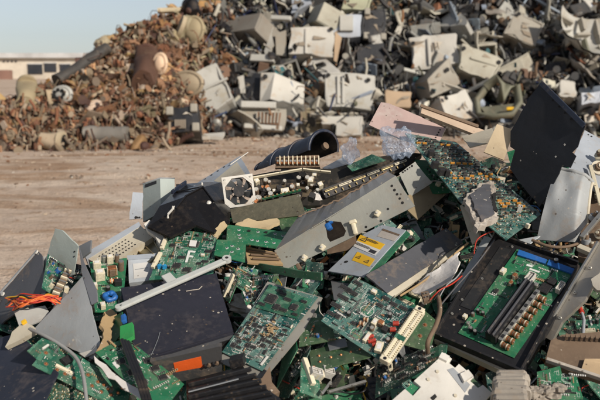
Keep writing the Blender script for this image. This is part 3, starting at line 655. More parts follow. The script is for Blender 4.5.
put('grating', MB().plate([tuple(F.px(*p)[:2]) for p in ((257, 113), (281, 114), (279, 126), (256, 124))], .04, plain('grating brown', (.2, .11, .06)), .3, z=.06), o)
for i in range(7): bar(o, F, 'grating_bar', (257 + i * 3.6, 113.5), (257 + i * 3.4, 124.5), .03, .03, FKHAKI, .06, 0)
bar(o, F, 'bottom_rail', (244, 127), (282, 130), .1, .08, FGREY, .02, .02); bar(o, F, 'top_rail', (241, 106.5), (276, 107.5), .14, .12, FGREY, .02, .02)
for c, l in (([(337, 118), (362, 116), (361, 134), (336, 135)], 'low cream box nearest the pink panel at the heap foot'), ([(322, 116), (349, 118), (349, 125), (321, 123)], 'small white lid lying under the square creased panel')):
    fplate('plastic_box', l, 'box', c, FCREAM, .75, .22, .01, flange=.03)
fplate('metal_box', 'tan box half in shade behind the pink panel', 'box', [(385, 90), (411, 92), (411, 107), (386, 108)], FTAN, .8, .4, .02, flange=.04)
o, F = fplate('equipment_case', 'narrow black case with a white tag between grey and creased cream panels', 'case', [(242, 77), (262, 74), (260, 100), (242, 99)], FBLACK, .5, .3, .02, flange=.06)
put('tag', MB().plate([tuple(F.px(*p)[:2]) for p in ((238, 78), (244, 76), (246, 94), (241, 94))], .05, FCREAM, .3, z=.05), o)
fplate('tray', 'dark teal tray tipped above the creased cream panel', 'tray', [(272, 66), (283, 65), (291, 76), (279, 78)], FTEAL, .6, .06, .02, flange=.06, fm=FGREY)
o, F = fplate('machine_bracket', 'grey upright bracket frame left of the cream cabinet', 'frame', [(266, 21), (273, 21), (272, 55), (265, 57)], FGREY, .6, .12, .02)
bar(o, F, 'crossbar', (272, 19.5), (292, 20.5), .1, .1, FGREY, .02, .02); bar(o, F, 'foot', (252, 60), (276, 61), .16, .12, FGREY, .02, .02)
fplate('plastic_box', 'cream box beside the black sheet at the edge of the far heap', 'box', [(561, 80), (575, 82), (575, 97), (560, 96)], FCREAM, .9, .25, .02, flange=.04)
fplate('plastic_cover', 'white rounded cover lying past the black sheet', 'cover', [(582, 92), (602, 90), (603, 104), (583, 104)], FBLUE, .9, .1, .06)
fplate('machine_cladding', 'brown grey side panel under the cabinet with a copper pipe', 'panel', [(300, 108), (322, 109), (321, 132), (301, 132)], plain('brown grey', (.27, .21, .14)), .4, .1, .04, flange=.08)
fplate('machine_cladding', 'pale yellow green sheet at the top edge of the far heap', 'panel', [(345, -6), (372, -6), (368, 9), (343, 9)], mat('pale olive enamel', (.5, .5, .35), .6, 0, .4, 6), .6, .06, .02, flange=.06)
fplate('machine_cladding', 'light blue panel tipped at the top of the far heap', 'panel', [(290, 1), (308, -8), (312, 5), (292, 13)], FBLUE, .5, .05, .02)
fplate('equipment_case', 'dark case with slim plates in a row under the blue grey case', 'case', [(357, 46), (384, 44), (386, 64), (359, 64)], FBLACK, .5, .2, .01)
# rusty side
def fcyl(name, label, cat, a, b, r, m, lift=.4, r1=None, cap=None):
    p, q = P(*a, DB(*a) - lift), P(*b, DB(*b) - lift); mb = MB().tube([(p - q) * (1 - i / 8) for i in range(9)], r, m, 18, True, None, r1)
    o = put(name, mb, None, Matrix.Translation(q), label, cat)
    e = (p - q).normalized()
    for v in o.data.vertices: v.co += Vector((noise.noise(v.co * 3 + q), noise.noise(v.co * 3 - q), noise.noise(v.co * 3.3 + q * 2))) * r * .45
    put('rim', MB().tube([e * -.03, e * .05], (r1 or r) * 1.07, m, 18), o)
    if cap: put('end_hole', MB().tube([e * -.045, e * -.031], (r1 or r) * .75, cap, 18), o)
    return o
fcyl('long_pipe', 'long dark pipe slanting up the edge of the rusty heap', 'pipe', (56, 81), (106, 49), .11, mat('dark pipe', (.06, .055, .05), .6, 0, .4, 5), .5)
fcyl('tyre_drum', 'black drum sticking out of the skyline of the rusty heap', 'drum', (196, 14), (190, 4), .17, FBLACK, .5, None, DGREY)
fcyl('tank', 'pale khaki tank lying across the upper rusty heap', 'tank', (200, 36), (180, 27), .28, RU[4], .5, .24)
fcyl('tank', 'tan tank standing at the low end of the rusty heap', 'tank', (25, 104), (27, 84), .17, RU[3], .4)
fcyl('motor_drum', 'brown upright motor drum beside the pale oval lid', 'motor', (145, 82), (147, 55), .22, RU[1], .5)
fcyl('tank', 'khaki drum with an open dark end near the heap foot', 'tank', (42, 141), (62, 142), .12, RU[4], .6, .16, HOLE)
fcyl('long_pipe', 'grey crushed duct along the foot of the rusty heap', 'duct', (84, 133), (126, 135), .13, mat('grey duct', (.25, .23, .2), .6, .2, .4, 5), .5)
def foval(name, label, cat, x, y, rx, ry, m, lift, holes=0):
    d = DB(x, y) - lift; F = Frame([(x - rx, y - ry), (x + rx, y - ry), (x + rx, y + ry), (x - rx, y + ry)], d, Vector((-.4, -.85, .3)), 1)
    o = put(name, MB().sheet(20, 6, lambda u, v: (F.W / 2 * v * math.cos(u * 6.2832), F.Hh / 2 * v * math.sin(u * 6.2832), .09 * (1 - v ** 3)), m).tube([(F.W / 2 * math.cos(i * .314), F.Hh / 2 * math.sin(i * .314), 0) for i in range(21)], .04, m, 6, False), None, F.M, label, cat)
    for i in range(holes): put('hole', MB().cyl((0, 0, 0), .035, .02, HOLE, 8), o, Matrix.Translation((F.W * .27 * math.cos(i * 6.28 / holes), F.Hh * .27 * math.sin(i * 6.28 / holes), .082)))
foval('drum_end', 'pale drum end with a ring of dark holes', 'drum end', 62, 95, 9, 8, FGREY, .6, 7)
foval('oval_cover', 'pale peach oval lid standing out on the rusty heap', 'lid', 160, 64, 6, 10, FPALE, .7)
foval('dished_end', 'khaki dished tank end resting on the rust beside a pale grey panel', 'tank end', 186, 84, 16, 12, RU[4], .4)
foval('dished_end', 'large tan dished end beneath the black drum on the skyline', 'tank end', 193, 30, 10, 13, RU[3], .75)
fplate('flat_bar', 'long white strip lying on the dirt before the far heap', 'strip', [(176, 134), (223, 133), (223, 136.5), (176, 137)], FCREAM, .9, .06, .0, prior=Vector((0, 0, 1)), w=2)
fplate('plank', 'long pale plank along the foot of the grey heap', 'plank', [(262, 132), (332, 133), (332, 136), (262, 135.5)], FGREY, .25, .06, .01, prior=Vector((0, 0, 1)), w=2)
# ------------------------------------------------------------------ grit and small litter on the dirt
r = R_(66); b = MB()
GRIT = [mat('pale grit', (.45, .36, .27), .9, 0, .2, 3), mat('dark grit', (.16, .11, .075), .9, 0, .2, 3), mat('rust grit', (.2, .09, .04), .8, 0, .2, 3), mat('white litter', (.6, .57, .5), .7, 0, .2, 3)]
for _ in range(4200):
    t = r.random(); Y = 4 + 12.5 * t ** .7; X = r.uniform(-.42, .2) * (Y + 2)
    if r.random() < .3: Y = r.uniform(12.2, 16.2); X = r.uniform(-.45, .1) * Y
    q = r.choice((.006, .01, .014, .02)) * r.uniform(.6, 1.4) * (.5 + Y / 14); z = .0
    M = Matrix.Translation((X, Y, q * .3 - .005)) @ Euler((r.uniform(-.4, .4), r.uniform(-.4, .4), r.uniform(0, 6))).to_matrix().to_4x4()
    b.box((0, 0, 0), (q * r.uniform(1, 2.4), q * r.uniform(.7, 1.2), q * r.uniform(.3, .8)), r.choices(GRIT, (6, 5, 3, .5))[0], M, taper=r.uniform(.5, .9))
put('grit', b, None, None, 'grit and small litter scattered over the packed dirt', 'grit', None, 'stuff')
# ------------------------------------------------------------------ near heap: the mass below
TOPN = [(-260, 520), (-150, 380), (-40, 322), (0, 306), (40, 272), (75, 268), (110, 258), (150, 228), (230, 205), (300, 196), (350, 190), (400, 178), (440, 168), (500, 160), (600, 160), (680, 172), (760, 240), (860, 520)]
def nfn(u, v):
    x = -260 + 1160 * u; yt = lerp_tab(TOPN, x)
    if v < .12:
        p = P(x, 540, D(540) + .1); t = v / .12; return Vector((p.x, p.y - .3 * (1 - t), p.z * t - .02 * (1 - t)))
    if v <= .8:
        t = (v - .12) / .68; y = 540 + (yt - 540) * t; p = P(x, y, D(y) + .11)
        return p + Vector((noise.noise((x * .05, y * .05, 1)), noise.noise((x * .05, y * .05, 4)), noise.noise((x * .05, y * .05, 8)))) * .035
    t = (v - .8) / .2; p = P(x, yt, D(yt) + .11); return Vector((p.x, p.y + t * (.1 + p.z * 1.2), p.z * (1 - t) - .03 * t))
put('scrap_mound', MB().sheet(150, 110, nfn, NEARH, False), None, None, kind='structure')
UPV = Vector((0, -.25, .97)); FACE = Vector((0, -.9, .4)); LEFTF = Vector((-.6, -.6, .5))
R = random.Random
# ---- crest, from the pale bin round to the black sheet
# grey bin
F = Frame([(143, 184), (160, 178), (161, 210), (143, 219)], 2.55, Vector((-.5, -.85, .1)), 1)
q = [F.px(*p) for p in ((143, 184), (160, 178), (161, 212), (143, 222))]; dv = Vector((F.W * .35, 0, -F.W * .75))
b = MB(); r_ = [p + Vector((.012, .006, -.05)) for p in q]
b.add([q[0], q[1], q[2], q[3], *r_], [[3, 2, 1, 0], [1, 2, 6, 5], [7, 6, 2, 3], [0, 4, 7, 3], [4, 5, 6, 7]], LGREY)
o = put('bin', b, None, F.M, 'small grey green plastic bin standing at the rear of the board heap', 'bin')
put('rim', MB().tube([q[0], q[1], r_[1], r_[0], q[0]], .0022, GREY, 6), o)
put('slot', MB().plate([tuple(F.px(*p)[:2]) for p in ((145.5, 184.5), (156.5, 180.8), (156.6, 183.5), (145.6, 187.6))], .002, BLACK, 1, z=.002), o)
place('metal_sheet', 'pale shade-tinted sheet leaning against the grey green bin', 'sheet', [(133, 192), (143, 193), (142, 219), (129, 219)], .02, BLUEGREY, .003, warp=.002, prior=FACE, d=2.5)  # blue cast is skylit shade put into the sheet's colour
# printer cover with vents
o, F = place('printer_cover', 'cream vented printer cover with a shade-tinted back on the heap edge', 'cover', [(86, 258), (140, 225), (153, 237), (106, 268)], .05, CREAM, .035, prior=Vector((-.2, -.5, .85)), L=.2)
for i in range(9):
    for j in range(4):
        p = F.uv(.14 + i * .062 + j * .012, .3 + j * .17, .0003); put('vent_slot', MB().box((0, 0, 0), (.0045, .0035, .0012), BLACK), o, Matrix.Translation(p))
on(o, F, 'back_edge', [(84, 254), (139, 222), (141, 226), (87, 260)], BLUEGREY, .001, .03)  # cream cover's back edge coloured blue grey as its shaded side
place('bracket', 'white plastic hinge bracket on the end of the vented cover', 'bracket', [(145, 222), (153, 221), (166, 240), (158, 245)], .12, WHITE, .012, poly=[(144, 224), (149, 220), (154, 222), (159, 231), (166, 240), (160, 245), (155, 236), (148, 231)])
o, F = place('drive_chassis', 'dull brassy drive frame between the vented cover and the F board', 'frame', [(124, 262), (152, 238), (166, 246), (150, 262)], .05, GOLD, .02, prior=UPV)
for i in range(4): bar(o, F, 'rib', (130 + i * 8, 257 - i * 5), (142 + i * 6, 261 - i * 3), .003, .006, BRASS)
o, F = place('clear_box', 'frosted plastic box with a paper label beside the F board', 'box', [(128, 257), (160, 255), (153, 280), (129, 283)], .07, mat('frosted plastic', (.52, .56, .6), .25, 0, .3), .05, L=.2)
on(o, F, 'lid_edge', [(127, 256), (160, 253.5), (160, 258), (128, 260.5)], BLUEGREY, .002, .012); on(o, F, 'paper_label', [(133, 264), (152, 262), (148, 277), (134, 279)], LABW, .001)
bar(o, F, 'scuff', (135, 270), (148, 268), .002, .0004, GREY, .0012, 0)
# black mangled cover
F = Frame([(150, 216), (180, 187), (224, 186), (226, 224)], D(205) - .1, Vector((-.1, -.65, .75)), .5)
V = {'a': (147, 220, -.02), 'b': (160, 207, .004), 'c': (172, 193, .0), 'd': (186, 185, .004), 'e': (206, 182, .0), 'f': (221, 184, .006), 'g': (230, 192, -.01), 'h': (230, 218, -.012), 'i': (214, 226, -.02), 'j': (196, 223, -.006), 'k': (170, 227, -.03), 'm': (186, 206, .03), 'n': (203, 198, .034), 'o': (214, 208, .018), 'p': (176, 213, .012), 'q': (194, 190, .012), 'r': (198, 212, .008)}
ks = list(V); vs = [F.px(x, y) + Vector((0, 0, h)) for x, y, h in V.values()]; vs2 = [v - Vector((0, 0, .006)) for v in vs]
fs = [[ks.index(c) for c in f] for f in ('abp', 'apk', 'bcm', 'bmp', 'cqm', 'cdq', 'deq', 'enq', 'qnm', 'efn', 'fgo', 'fon', 'gho', 'hio', 'ijr', 'iro', 'onr', 'nmr', 'mpr', 'prj', 'pjk')]
bm_ = []
for f in fs:
    A0, B0, C0 = (vs[i] for i in f); bm_.append(f if (B0 - A0).cross(C0 - A0).z > 0 else f[::-1])
rim_ = [ks.index(c) for c in 'abcdefghijk']; GB = mat('glossy black plastic', (.01, .009, .009), .2, 0, .1, bump=.08)
o = put('plastic_cover', MB().add(vs + vs2, bm_ + [[i + len(vs) for i in f[::-1]] for f in bm_] + [[rim_[i - 1], rim_[i], rim_[i] + len(vs), rim_[i - 1] + len(vs)] for i in range(11)], GB), None, F.M, 'black cracked glossy cover folded over the crest beside the fan', 'cover')
for (x0, y0, h0), (x1, y1, h1) in (((172, 193, .002), (203, 198, .036)), ((186, 206, .032), (203, 198, .036)), ((176, 213, .014), (186, 206, .032)), ((203, 198, .036), (214, 208, .02))):
    put('crease', MB().tube([F.px(x0, y0, h0), F.px((x0 + x1) / 2, (y0 + y1) / 2, (h0 + h1) / 2), F.px(x1, y1, h1)], .0025, GB, 6), o)
for x, y, w in ((209, 208, .009), (202, 189, .004), (173, 213, .004), (168, 222, .003)):
    put('white_spot', MB().tube([(0, 0, 0), (0, 0, .006), (0, 0, .009)], lambda t: w * (1 - .5 * t), WHITE, 12), o, Matrix.Translation(F.px(x, y, .012)))
bar(o, F, 'bent_edge', (172, 196), (186, 186), .006, .012, NAVYP, .006); bar(o, F, 'torn_edge', (168, 218), (177, 208), .004, .006, WHITE, .008)
place('plastic_block', 'black plastic block sticking up behind the crumpled cover', 'block', [(176, 184), (188, 184), (187, 196), (176, 196)], .0, BLACK, .02, prior=FACE, d=2.58)
# pale panel: shaded face painted blue, lit inside painted cream
o, F = place('sheet_scrap', 'pale sheet with painted blue shade standing up behind the fan', 'panel', [(196, 184), (240, 156), (249, 172), (222, 184)], .0, BLUEGREY, .003, poly=[(192, 186), (240, 156), (250, 173), (225, 186)], prior=Vector((-.3, -.8, .5)), d=2.62, warp=.002)
on(o, F, 'cream_lit_side', [(214, 181), (237, 162), (245, 174), (223, 184)], CREAM, .001, .001); bar(o, F, 'rod', (231, 166), (249, 153.5), .003, .003, WHITE, .004)
# fan
ctr = P(239, 191, 2.4); fn_ = Vector((.08, -.93, .2)).normalized(); fx = Vector((0, 0, 1)).cross(fn_).normalized(); fy = fn_.cross(fx)
FM = Matrix.Translation(ctr) @ Matrix((fx, fy, fn_)).transposed().to_4x4() @ Matrix.Rotation(math.radians(7), 4, 'Z')
s = .0455; b = MB()
ang = [i * math.pi / 4 + math.pi / 8 for i in range(8)]
inn = [(s * .93 * math.cos(a), s * .93 * math.sin(a)) for a in ang]
out = [(s, s * .4), (s * .4, s), (-s * .4, s), (-s, s * .4), (-s, -s * .4), (-s * .4, -s), (s * .4, -s), (s, -s * .4)]
vs = [(x, y, z) for z in (0, -.025) for x, y in out] + [(x, y, z) for z in (0, -.025) for x, y in inn]
fs = []
for i in range(8):
    j = (i + 1) % 8; fs += [[i, j, 16 + j, 16 + i], [8 + j, 8 + i, 24 + i, 24 + j], [j, i, 8 + i, 8 + j], [16 + i, 16 + j, 24 + j, 24 + i]]
for k, (sx, sy) in enumerate(((1, 1), (-1, 1), (-1, -1), (1, -1))):
    m = len(vs); vs += [(sx * s * 1.0, sy * s * .4, .0005), (sx * s, sy * s, .0005), (sx * s * .4, sy * s, .0005), (sx * s * 1.0, sy * s * .4, -.02), (sx * s, sy * s, -.02), (sx * s * .4, sy * s, -.02)]
    f = [[m, m + 1, m + 2], [m, m + 3, m + 4, m + 1], [m + 1, m + 4, m + 5, m + 2], [m + 5, m + 4, m + 3]]
    fs += f if sx * sy > 0 else [q[::-1] for q in f]
b.add(vs, fs, WHITE)
fan = put('cooling_fan', b, None, FM, 'square white framed cooling fan with dark blades', 'fan')
hub = put('rotor', MB().cyl((0, 0, -.02), s * .36, .016, BLACK, 20), fan)
for i in range(7):
    put('blade', MB().sheet(6, 6, lambda u, v: ((.3 + .56 * u) * s * math.cos(v * .62 + u * .25), (.3 + .56 * u) * s * math.sin(v * .62 + u * .25), -.018 + v * .012), mat('dark fan blade', (.05, .055, .06), .4, 0, .4)), hub, Matrix.Rotation(i * .8976, 4, 'Z'))
for x in (-1, 1):
    for y in (-1, 1): put('screw', PR['screw'], fan, Matrix.Translation((x * s * .83, y * s * .83, .0006)) @ Matrix.Diagonal((.007, .007, .003, 1)))
put('back_grille', MB().tube([(math.cos(i * .4) * s * .5, math.sin(i * .4) * s * .5, -.024) for i in range(17)], .0012, STEEL, 6, False).box((0, 0, -.026), (s * 1.9, .004, .003), STEEL).box((0, 0, -.026), (.004, s * 1.9, .003), STEEL), fan)
# power supply body behind the fan
o, F = place('power_supply', 'open olive metal power supply chassis behind the fan', 'power supply', [(230, 209), (299, 194), (306, 215), (233, 223)], .1, GOLD, .003, prior=Vector((-.15, -.85, .5)), warp=.0015)
p0 = F.px(257, 204); p1 = F.px(298, 196); p2 = F.px(330, 168); p3 = F.px(251, 178)
g = put('inner_board', MB().plate([tuple(F.px(*p)[:2]) for p in ((254, 203), (300, 195), (326, 172), (250, 178))], .002, mat('scorched brown board', (.075, .055, .03), .5, 0, .4), .2, z=-.05), o)
class Sub:                                                     # comps placed in the same plane, lower down
    M = F.M; W = F.W; Hh = F.Hh
r = R(5)
for i in range(60):
    x = r.uniform(256, 322); y = r.uniform(176, 202) - (x - 256) * .16; k = r.choice(['capk', 'capo', 'block', 'trafo', 'capo', 'sink', 'capt', 'blockk', 'blockk', 'sink']); q = r.uniform(.008, .018)
    comp(o, F, k, F.px(x, y, -.045), (q, q, q * r.uniform(.9, 2)), r.random() * 3)
bar(o, F, 'top_edge', (250, 176), (302, 167), .004, .012, IVORY, -.02); bar(o, F, 'top_edge', (303, 167), (331, 170), .004, .012, IVORY, -.02); bar(o, F, 'board_edge', (262, 200), (301, 191), .003, .01, G3, .0)
for i in range(9): bar(o, F, 'edge_contact', (264 + i * 4, 199.2 - i * .9), (266 + i * 4, 198.8 - i * .9), .005, .004, BRASS, .01)
put('relay', PR['block'], o, Matrix.Translation(F.px(285, 190, -.02)) @ Matrix.Diagonal((.024, .016, .02, 1)))
place('equipment_chassis', 'dark battered inner chassis running behind the fan supply and the card rails', 'chassis', [(252, 176), (400, 150), (400, 180), (270, 206)], -.02, mat('dark battered steel', (.035, .032, .027), .45, .3, .5), .02, poly=[(250, 177), (275, 171), (300, 168), (332, 169), (372, 158), (404, 152), (422, 154), (404, 168), (340, 204), (290, 206), (256, 206)], warp=.008, prior=Vector((-.05, -.6, .8)), w=1)
# navy curved cover
A, B_ = P(268, 170, 2.88), P(324, 148, 2.66); ax = (B_ - A).normalized(); up = (UP - ax * UP.dot(ax)).normalized(); sd_ = ax.cross(up)
Lx = (B_ - A).length; M = Matrix.Translation(A) @ Matrix((ax, sd_, up)).transposed().to_4x4()
def shell(rr0):
  rr = rr0 * .86
  return lambda u, v: (Lx * (u * 1.0 + .06 * math.sin(v * math.pi)), rr * 1.15 * math.cos(v * math.pi * 1.1 - .15), rr * (.9 + .1 * u) * (1 - .55 * max(0, .16 - u) / .16) * math.sin(v * math.pi * 1.1 - .15))
b = MB(); b.sheet(20, 24, shell(.062), NAVYP); b.sheet(20, 24, lambda u, v: shell(.057)(u, 1 - v), BLACK)
o = put('curved_cover', b, None, M, 'navy curved plastic machine cover arched over the heap crest', 'cover')
for u in (.02, .3, .62, .98): put('rib', MB().tube([shell(.0635)(u, i / 20) for i in range(21)], .0042 if u < .9 else .006, NAVYP, 8), o)
p = shell(.0632)(.36, .62); 
def patch(m, u0, u1, v0, v1, rr): return MB().sheet(4, 4, lambda u, v: shell(rr)(u0 + (u1 - u0) * u, v0 + (v1 - v0) * v), m)
put('window_opening', patch(TAN, .36, .54, .42, .6, .0635), o); put('window_opening', patch(BLACK, .76, .82, .42, .5, .0635), o)
put('end_lug', MB().tube([(Lx * .93, -.02, .01), (Lx * .97, -.02, .012)], .012, BROWN, 12), o)
# terminal row
o, F = place('terminal_block', 'row of copper and white screw terminals before the navy cover', 'terminal block', [(276, 157), (319, 155), (320, 167), (275, 168)], .0, BROWN, .012, prior=FACE, d=2.52)
for i in range(10):
    x = 278.2 + i * 4.3
    put('terminal', MB().box((0, 0, .004), (.009, .013, .008), COPPER, bev=.002).cyl((0, .002, .008), .0035, .002, TIN, 10), o, Matrix.Translation(F.px(x, 162.5)))
    put('divider', MB().box((0, 0, .006), (.0025, .028, .014), IVORY), o, Matrix.Translation(F.px(x + 2.1, 161.5)))
# dark rail with gold slots
for (c, l, lf) in (([(322, 189), (406, 158), (409, 165), (326, 198)], 'long black card rail with a bright slotted strip above the silver chassis', .0), ([(318, 182), (380, 160), (384, 166), (322, 190)], 'second black card rail lying behind the slotted one', -.06)):
    o, F = place('card_rail', l, 'rail', c, lf, BLACK, .03, prior=Vector((.1, -.75, .65)))
    n = 6
    for i in range(n):
        a, e = i / n + .012, (i + 1) / n - .012; p, q = F.uv(a, .35), F.uv(e, .35); d = q - p
        put('slot_strip', MB().box((0, 0, .003), (d.length, .007, .006), IVORY if i % 2 else BRASS, bev=.001).box((0, 0, .0062), (d.length * .9, .002, .001), BLACK), o, Matrix.Translation((p + q) / 2) @ Matrix.Rotation(math.atan2(d.y, d.x), 4, 'Z'))
    for i in range(12): put('contact', MB().box((0, 0, .003), (.003, .008, .006), BRASS), o, Matrix.Translation(F.uv(.04 + i * .082, .8)))
# film bags
def bag(label, x, y, rx, ry, lift, seed, d=None):
    F = Frame([(x - rx, y - ry), (x + rx, y - ry), (x + rx, y + ry), (x - rx, y + ry)], (D(y) if d is None else d) - lift, Vector((-.3, -.7, .6)), 2)
    def fn(u, v):
        a, q = u * 2 * math.pi, (v - .5) * math.pi; p = Vector((math.cos(a) * math.cos(q), math.sin(a) * math.cos(q), math.sin(q) * .6))
        k = .8 + .5 * noise.noise(p * 1.7 + Vector((seed, 0, 0))) + .3 * abs(noise.noise(p * 5 + Vector((0, seed, 0)))) + .14 * abs(noise.noise(p * 13))
        return (p.x * k * F.W / 2, p.y * k * F.Hh / 2, p.z * k * F.W * .4)
    put('plastic_bag', MB().sheet(60, 36, fn, CLEAR, False), None, F.M, label, 'bag')
bag('crumpled clear plastic bag draped over the corner of the big board', 397, 142, 21, 15, .14, 3, 2.62)
bag('small bluish plastic bag upright on the crest', 350, 151, 9, 12, .05, 8, 2.65)
place('circuit_board', 'narrow green board lying on edge beside the bluish bag', 'circuit board', [(347, 166), (372, 154), (386, 160), (352, 171)], .02, G1, .002, d=2.6)
place('metal_sheet', 'pale sheet scrap between the navy cover and bluish bag', 'sheet', [(322, 168), (343, 157), (349, 163), (330, 171)], .0, BLUEGREY, .002, d=2.66)
# ---- silver chassis
ch = [(274.5, 251), (396, 176), (415, 206), (285, 270)]
o, F = place('steel_chassis', 'long silver steel chassis lying across the heap with a square hole', 'chassis', ch, .17, ALU, .002,
             poly=[(274.5, 251), (325, 221), (327, 237), (330, 242), (344, 236), (346, 231), (341, 222), (331, 221), (326, 220.4), (396, 176), (404, 190), (415, 206), (367, 230), (285, 270)], warp=.0012, prior=Vector((-.2, -.8, .55)), w=.8)
tb = [F.px(274.5, 251), F.px(396, 176)] + [F.I @ P(x, y, F.M.translation.y * k) for x, y, k in ((386, 171, 1.0), (340, 199, .985), (299, 215, .965))]
Mx = MB(); n = 24
def topf(u, v):
    p = tb[0].lerp(tb[1], u); q = tb[4].lerp(tb[3], u * 2) if u < .5 else tb[3].lerp(tb[2], u * 2 - 1); k = p.lerp(q, v); k.z += .003 * noise.noise((u * 14, v * 4, 3)) * v; k += Vector((0, .006 * noise.noise((u * 22, 0, 7)) * v, 0)); return k
Mx.sheet(n, 6, topf, FLNG, False); put('top_flange', Mx, o); put('folded_edge', MB().tube([tb[0], tb[1]], .002, ALU, 6), o)
put('torn_lip', MB().tube([Vector(topf(i / 40, .97)) + Vector((0, 0, .004 * noise.noise((i * .7, 1, 2)))) for i in range(41)], lambda t: .0022 + .0015 * noise.noise((t * 30, 0, 0)), BROWN, 6), o)
for x, y in ((305, 258.5), (323, 248), (378, 214)):
    b_ = put('standoff', MB().box((0, 0, .006), (.017, .014, .012), IVORY, bev=.003), o, Matrix.Translation(F.px(x, y)) @ Matrix.Rotation(.5, 4, 'Z'))
    put('pin', MB().cyl((0, 0, .012), .003, .003, WHITE, 8), b_)
o2 = put('latch', MB().box((0, 0, .006), (.012, .036, .012), IVORY, bev=.004).box((.001, .018, .008), (.02, .01, .014), IVORY, bev=.003), o, Matrix.Translation(F.px(355, 229)) @ Matrix.Rotation(-.2, 4, 'Z'))
for x, y in ((388, 209), (381, 221), (366, 227), (300, 262)): put('screw_hole', MB().cyl((0, 0, 0), .0035, .0006, HOLE, 10), o, Matrix.Translation(F.px(x, y)))
on(o, F, 'inner_plate', [(318, 214), (350, 212), (352, 244), (322, 250)], BROWN, -.05, .002)
put('blue_clip', MB().box((0, 0, 0), (.016, .02, .02), BLUE, bev=.005).box((.012, .008, .002), (.012, .008, .012), BLUE, bev=.003), o, Matrix.Translation(F.px(328, 226, -.008)))
put('dark_clip', MB().box((0, 0, 0), (.012, .02, .014), BROWN, bev=.003).box((.014, 0, 0), (.014, .008, .01), BLACK, bev=.003), o, Matrix.Translation(F.px(298, 266, -.006)))
# second cream piece at the chassis end
place('steel_chassis', 'cream grey folded plate at the top end of the silver chassis', 'plate', [(399, 173), (415, 162), (432, 183), (410, 197)], .09, ALU, .003, warp=.002, prior=FACE)
o, F = place('plastic_cover', 'brownish open cover under the folded plate', 'cover', [(398, 200), (432, 184), (446, 194), (418, 219)], .03, mat('dusty ochre plastic', (.28, .22, .13), .6, 0, .5), .004, warp=.004)
put('knob', MB().cyl((0, 0, 0), .008, .012, IVORY, 14), o, Matrix.Translation(F.px(437, 186)))
# ---- tray with warning labels
o, F = place('warning_tray', 'blue grey metal tray carrying two yellow warning labels', 'tray', [(364, 231), (406, 230), (364, 277), (328, 271)], .12, BLUEGREY, .003, poly=[(328, 271), (347, 253), (364, 234), (382, 225), (406, 230), (385, 253), (364, 277)], warp=.001, w=1)
on(o, F, 'front_lip', [(328, 271), (364, 277), (360, 296), (331, 290)], STEEL, -.03, .002); on(o, F, 'side_board', [(406, 230), (410, 233), (368, 281), (364, 277)], G3, -.002, .003)
l1 = on(o, F, 'warning_label', [(360.5, 235), (385, 244.5), (380, 250.2), (357, 241)], YELLOW, .0012); on(o, F, 'white_label', [(357, 241), (380, 250.2), (375, 256), (353.5, 246.5)], LABW, .0012)
l2 = on(o, F, 'warning_label', [(357.5, 252), (375, 259.5), (369.5, 267), (352, 260.5)], YELLOW, .0012)
def tri(x, y, s, root):
    c = F.px(x, y, .0016); e = (F.px(385, 244.5) - F.px(360.5, 235)).normalized(); f = Vector((-e.y, e.x, 0)); b = MB()
    P3 = [c + f * s, c - f * s * .6 - e * s, c - f * s * .6 + e * s]
    for i in range(3):
        p, q = P3[i], P3[(i + 1) % 3]; d = q - p; b.box((0, 0, 0), (d.length, s * .2, .0003), INK, Matrix.Translation((p + q) / 2) @ Matrix.Rotation(math.atan2(d.y, d.x), 4, 'Z'))
    b.box(c + f * s * .15, (s * .16, s * .5, .0003), INK, None); b.box(c - f * s * .3, (s * .2, s * .2, .0003), INK); put('warning_triangle', b, root)
tri(364.5, 239.8, .0125, l1); tri(358.8, 257.6, .008, l2); tri(367, 262, .008, l2)
def lines(name, a, b_, n, x0, x1, root, hgt=.0016, th=.0016):
    mb = MB(); e = (F.px(*b_) - F.px(*a)); L = e.length; e.normalize(); f = Vector((e.y, -e.x, 0)); r = R(n)
    for i in range(n):
        w = L * (x1 - x0) * r.uniform(.55, 1); c = F.px(*a, hgt) + e * (L * x0 + w / 2) + f * (.005 + i * th * 2.1)
        mb.box((0, 0, 0), (w, th, .0003), INK, Matrix.Translation(c) @ Matrix.Rotation(math.atan2(e.y, e.x), 4, 'Z'))
    put('printed_lines', mb, root)
lines('text', (360.5, 235), (385, 244.5), 3, .38, .95, l1); lines('text', (357, 241.5), (380, 250.8), 3, .08, .9, o)
on(o, F, 'bar_code', [(371, 249.5), (377, 251.8), (374.5, 254.6), (368.5, 252)], INK, .0018, .0003)
st = on(o, F, 'sticker', [(383, 229), (400, 235), (394.5, 241.5), (377, 236.5)], mat('worn grey sticker', (.5, .46, .42), .6, 0, .5), .0012); on(o, F, 'sticker_stripe', [(383, 229), (400, 235), (399, 236.5), (382, 230.7)], BROWN, .0018, .0003)
put('hole', MB().cyl((0, 0, 0), .006, .0007, HOLE, 12), o, Matrix.Translation(F.px(346, 262)))
# clutter of capacitors between tray and slate slab
o, F = place('circuit_board', 'small board packed with white capacitors between warning tray and slate slab', 'circuit board', [(386, 250), (412, 228), (420, 238), (394, 262)], .06, G1, .002)
for x, y, k in ((394, 248, 'capt'), (397, 252, 'block'), (402, 245, 'capt'), (408, 238, 'block'), (411, 235, 'block'), (400, 257, 'capt'), (404, 250, 'connw'), (391, 255, 'blockk'), (413, 240, 'capk')):
    comp(o, F, k, F.px(x, y), (.014, .013, .016), .6)
